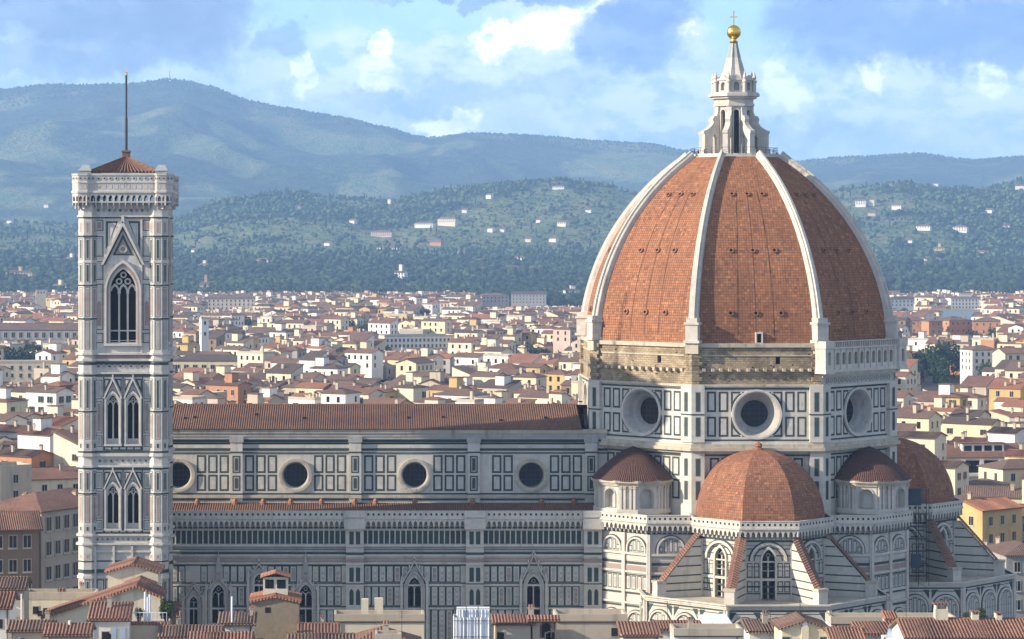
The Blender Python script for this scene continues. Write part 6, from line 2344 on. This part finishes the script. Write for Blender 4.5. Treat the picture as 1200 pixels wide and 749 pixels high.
# gable faces the camera: its wall is the far local end, so the width runs across the picture
for o in list(t.children):
    pass
f = Fr((-3.0, 0), W_)
for u in (-2.3, 2.3):
    mb = MB()
    h_ = CZ + (HY - 737) / F * 326
    f.box(mb, u - .5, u + .5, h_ - 2.6, h_ - .9, 0, .06, 'trim')
    f.box(mb, u - .42, u - .02, h_ - 2.5, h_ - 1.0, .06, .1, 'shutter')
    f.box(mb, u + .02, u + .42, h_ - 2.5, h_ - 1.0, .06, .1, 'shutter')
    mb.build('shutter', t)
mb = MB()
f.box(mb, -.45, .45, 26, h_ + .3, 0, .3, 'w_pale yellow')
f.box(mb, -.3, .3, h_ + .3, h_ + .9, 0, .3, 'sheet')
mb.build('chimney', t)
fg('roof_house', 'white house with brown roof turned sideways left of the yellow shuttered house', 'house', 878, 913, 741, 334, 4.5, wall='white', tile='tile_brown', roof='shed', humps=True, pitch=.15)
fg('low_house', 'brown tiled roof right of the yellow shuttered house', 'house', 976, 1012, 752, 322, 6, wall='beige', tile='tile_red', humps=True, pitch=.36)
t = fg('long_wall_house', 'long pale parapet wall in front of the apse chapels', 'house', 974, 1120, 731, 350, 4, wall='white', roof='flat', tile='w_beige')
t = fg('roof_house', 'white house with a tilted tile roof and skylight below the apse', 'house', 1008, 1052, 744, 330, 4, wall='white', roof='shed', tile='tile_red', humps=True, pitch=.18)
t = fg('dormer', 'small red roofed dormer box on the long pale parapet', 'dormer', 1038, 1051, 727, 342, 2.0, wall='pink', roof='shed', tile='tile_orange', humps=True, pitch=.3, over=.2)
t = thing('skylight', 'pale blue glazed skylight roof left of the long tiled roof', 'skylight', ((1052 - CX) / F * 326, 326, 0), 0, FG)
mb = MB()
zt = CZ + (HY - 741) / F * 326
mb.box(-1.6, 1.6, -1, 2, 18, zt - .6, 'w_white')
mb.face([(-1.8, -1.2, zt - 1.0), (1.8, -1.2, zt - .6), (1.2, 2, zt + .9), (-.6, 2, zt + .7)], 'bluewall')
mb.build('wall', t)
# long tiled roof, bottom right
t = fg('long_roof_house', 'long white house with a wide striped tile roof at the bottom right corner', 'house', 1063, 1214, 748, 318, 8.5, wall='white', tile='tile_red', humps=True, pitch=.36)
for px, s_ in ((1112, 1.3), (1152, .7), (1180, .6)):
    mb = MB()
    x = (px - 1138.5) / F * 318
    zt = CZ + (HY - 748) / F * 318 + 4.25 * .36
    mb.box(x - .6 * s_, x + .6 * s_, -.5, .5, zt - 1, zt + 1.1 * s_, 'w_cream')
    mb.box(x - .75 * s_, x + .75 * s_, -.65, .65, zt + 1.5 * s_, zt + 1.65 * s_, 'tile_red')
    for q in (-.5, .5):
        mb.box(x + q * s_ - .08, x + q * s_ + .08, -.5, .5, zt + 1.1 * s_, zt + 1.5 * s_, 'w_cream')
    mb.build('chimney', t)

# aerials, flues, pipes and openings on the near roofs
def antenna(mb, x, y, z, h, n=5):
    mb.tube((x, y, z - 1.2), (x, y, z + h), .035, 'iron', 5)
    for i in range(n):
        zz = z + h - .12 - i * .22
        w = .5 - .05 * i
        mb.tube((x - w, y + .15 * (i % 2), zz), (x + w, y - .15 * (i % 2), zz), .022, 'iron', 4)
    mb.tube((x, y - .5, z + h - .3), (x, y + .6, z + h - .3), .022, 'iron', 4)


fgr = random.Random(41)
for o in [o for o in SC.objects if o.get('group') == FG and o.parent is None]:
    wl = next((c_ for c_ in o.children if c_.name.split('.')[0] == 'wall'), None)
    rfo = next((c_ for c_ in o.children if c_.name.split('.')[0] == 'roof'), None)
    if not wl or not rfo:
        continue
    vs = [v.co for v in rfo.data.vertices]
    x0, x1, y0, y1, zt_ = min(v.x for v in vs), max(v.x for v in vs), min(v.y for v in vs), max(v.y for v in vs), max(v.z for v in vs)
    ze = min(v.z for v in vs)
    wv = [v.co for v in wl.data.vertices]
    yf, zw = min(v.y for v in wv), min(max(v.z for v in wv), ze)
    if fgr.random() < .6:
        mb = MB()
        antenna(mb, fgr.uniform(x0 * .7, x1 * .7), (y0 + y1) / 2, zt_, fgr.uniform(1.2, 2.6))
        mb.build('antenna', o)
    if fgr.random() < .45 and x1 - x0 > 3:
        ch_ = link('chimney', CHIM, rfo)
        ch_.location = (fgr.uniform(x0 * .75, x1 * .75), (y0 + y1) / 2 + fgr.uniform(.2, 1.0), zt_ - .1)
        s_ = fgr.uniform(.55, .9)
        ch_.scale = (s_, s_, s_)
    if abs(o.rotation_euler.z) < .01:
        if fgr.random() < .7:                                            # gutter and downpipe along the front eaves
            mb = MB()
            mb.tube((x0, y0 - .05, ze + .02), (x1, y0 - .05, ze + .02), .09, 'bshutter', 6)
            xd = fgr.choice([x0 + .7, x1 - .7])
            mb.tube((xd, yf - .1, ze - 9), (xd, yf - .1, ze), .07, 'bshutter', 6)
            mb.build('gutter', o)
        for q in range(fgr.choice([0, 1, 2, 3])):
            mb = MB()
            xx, zz, ss = fgr.uniform(x0 + 1, x1 - 1) if x1 - x0 > 3 else 0, zw - fgr.uniform(1.0, 2.2), fgr.uniform(.25, .45)
            mb.box(xx - ss - .1, xx + ss + .1, yf - .05, yf - .01, zz - ss * 1.3 - .1, zz + ss * 1.3 + .1, 'trim')
            mb.box(xx - ss, xx + ss, yf - .07, yf - .05, zz - ss * 1.3, zz + ss * 1.3, 'dark')
            mb.build('window', o)

# scaffold by the apse
t = thing('scaffold_tower', 'dark scaffold with blue netting standing against the apse', 'scaffold', ((1075 - CX) / F * 408.5, 408.5, 24.8))
mb = MB()
for x in (-1.6, 0, 1.6):
    for y in (-.8, .8):
        mb.tube((x, y, 0), (x, y, 15), .05, 'iron', 5)
for z in np.arange(1.5, 15.1, 1.9):
    for y in (-.8, .8):
        mb.tube((-1.6, y, z), (1.6, y, z), .04, 'iron', 5)
    mb.box(-1.6, 1.6, -.75, .75, z - .04, z + .02, 'iron')
    mb.tube((-1.6, -.85, z), (1.6, -.85, z - 1.9), .03, 'iron', 4)
mb.build('scaffold_frame', t)
for z0, z1, x0, x1 in ((12.4, 15.0, -1.7, .4), (2.8, 5.0, -1.2, .4)):
    mb = MB()
    mb.box(x0, x1, -.95, -.9, z0, z1, 'blue')
    mb.build('netting', t)

# ------------------------------------------------------------------ haze
mb = MB()
mb.box(-6100, 8100, -300, 15100, -4, 790, 'dark')
hz = mb.mesh('haze')
hm = bpy.data.materials.new('haze')
hm.use_nodes = True
ht = NT(hm.node_tree)
for nd in list(ht.n):
    ht.n.remove(nd)
pv = ht.new('ShaderNodeVolumePrincipled', {'Color': (0.35, 0.60, 1.0), 'Density': 8.0e-5, 'Anisotropy': 0.0})
ht.new('ShaderNodeOutputMaterial', {'Volume': pv.outputs[0]})
hz.materials.clear()
hz.materials.append(hm)
tag(link('haze', hz), kind='stuff')
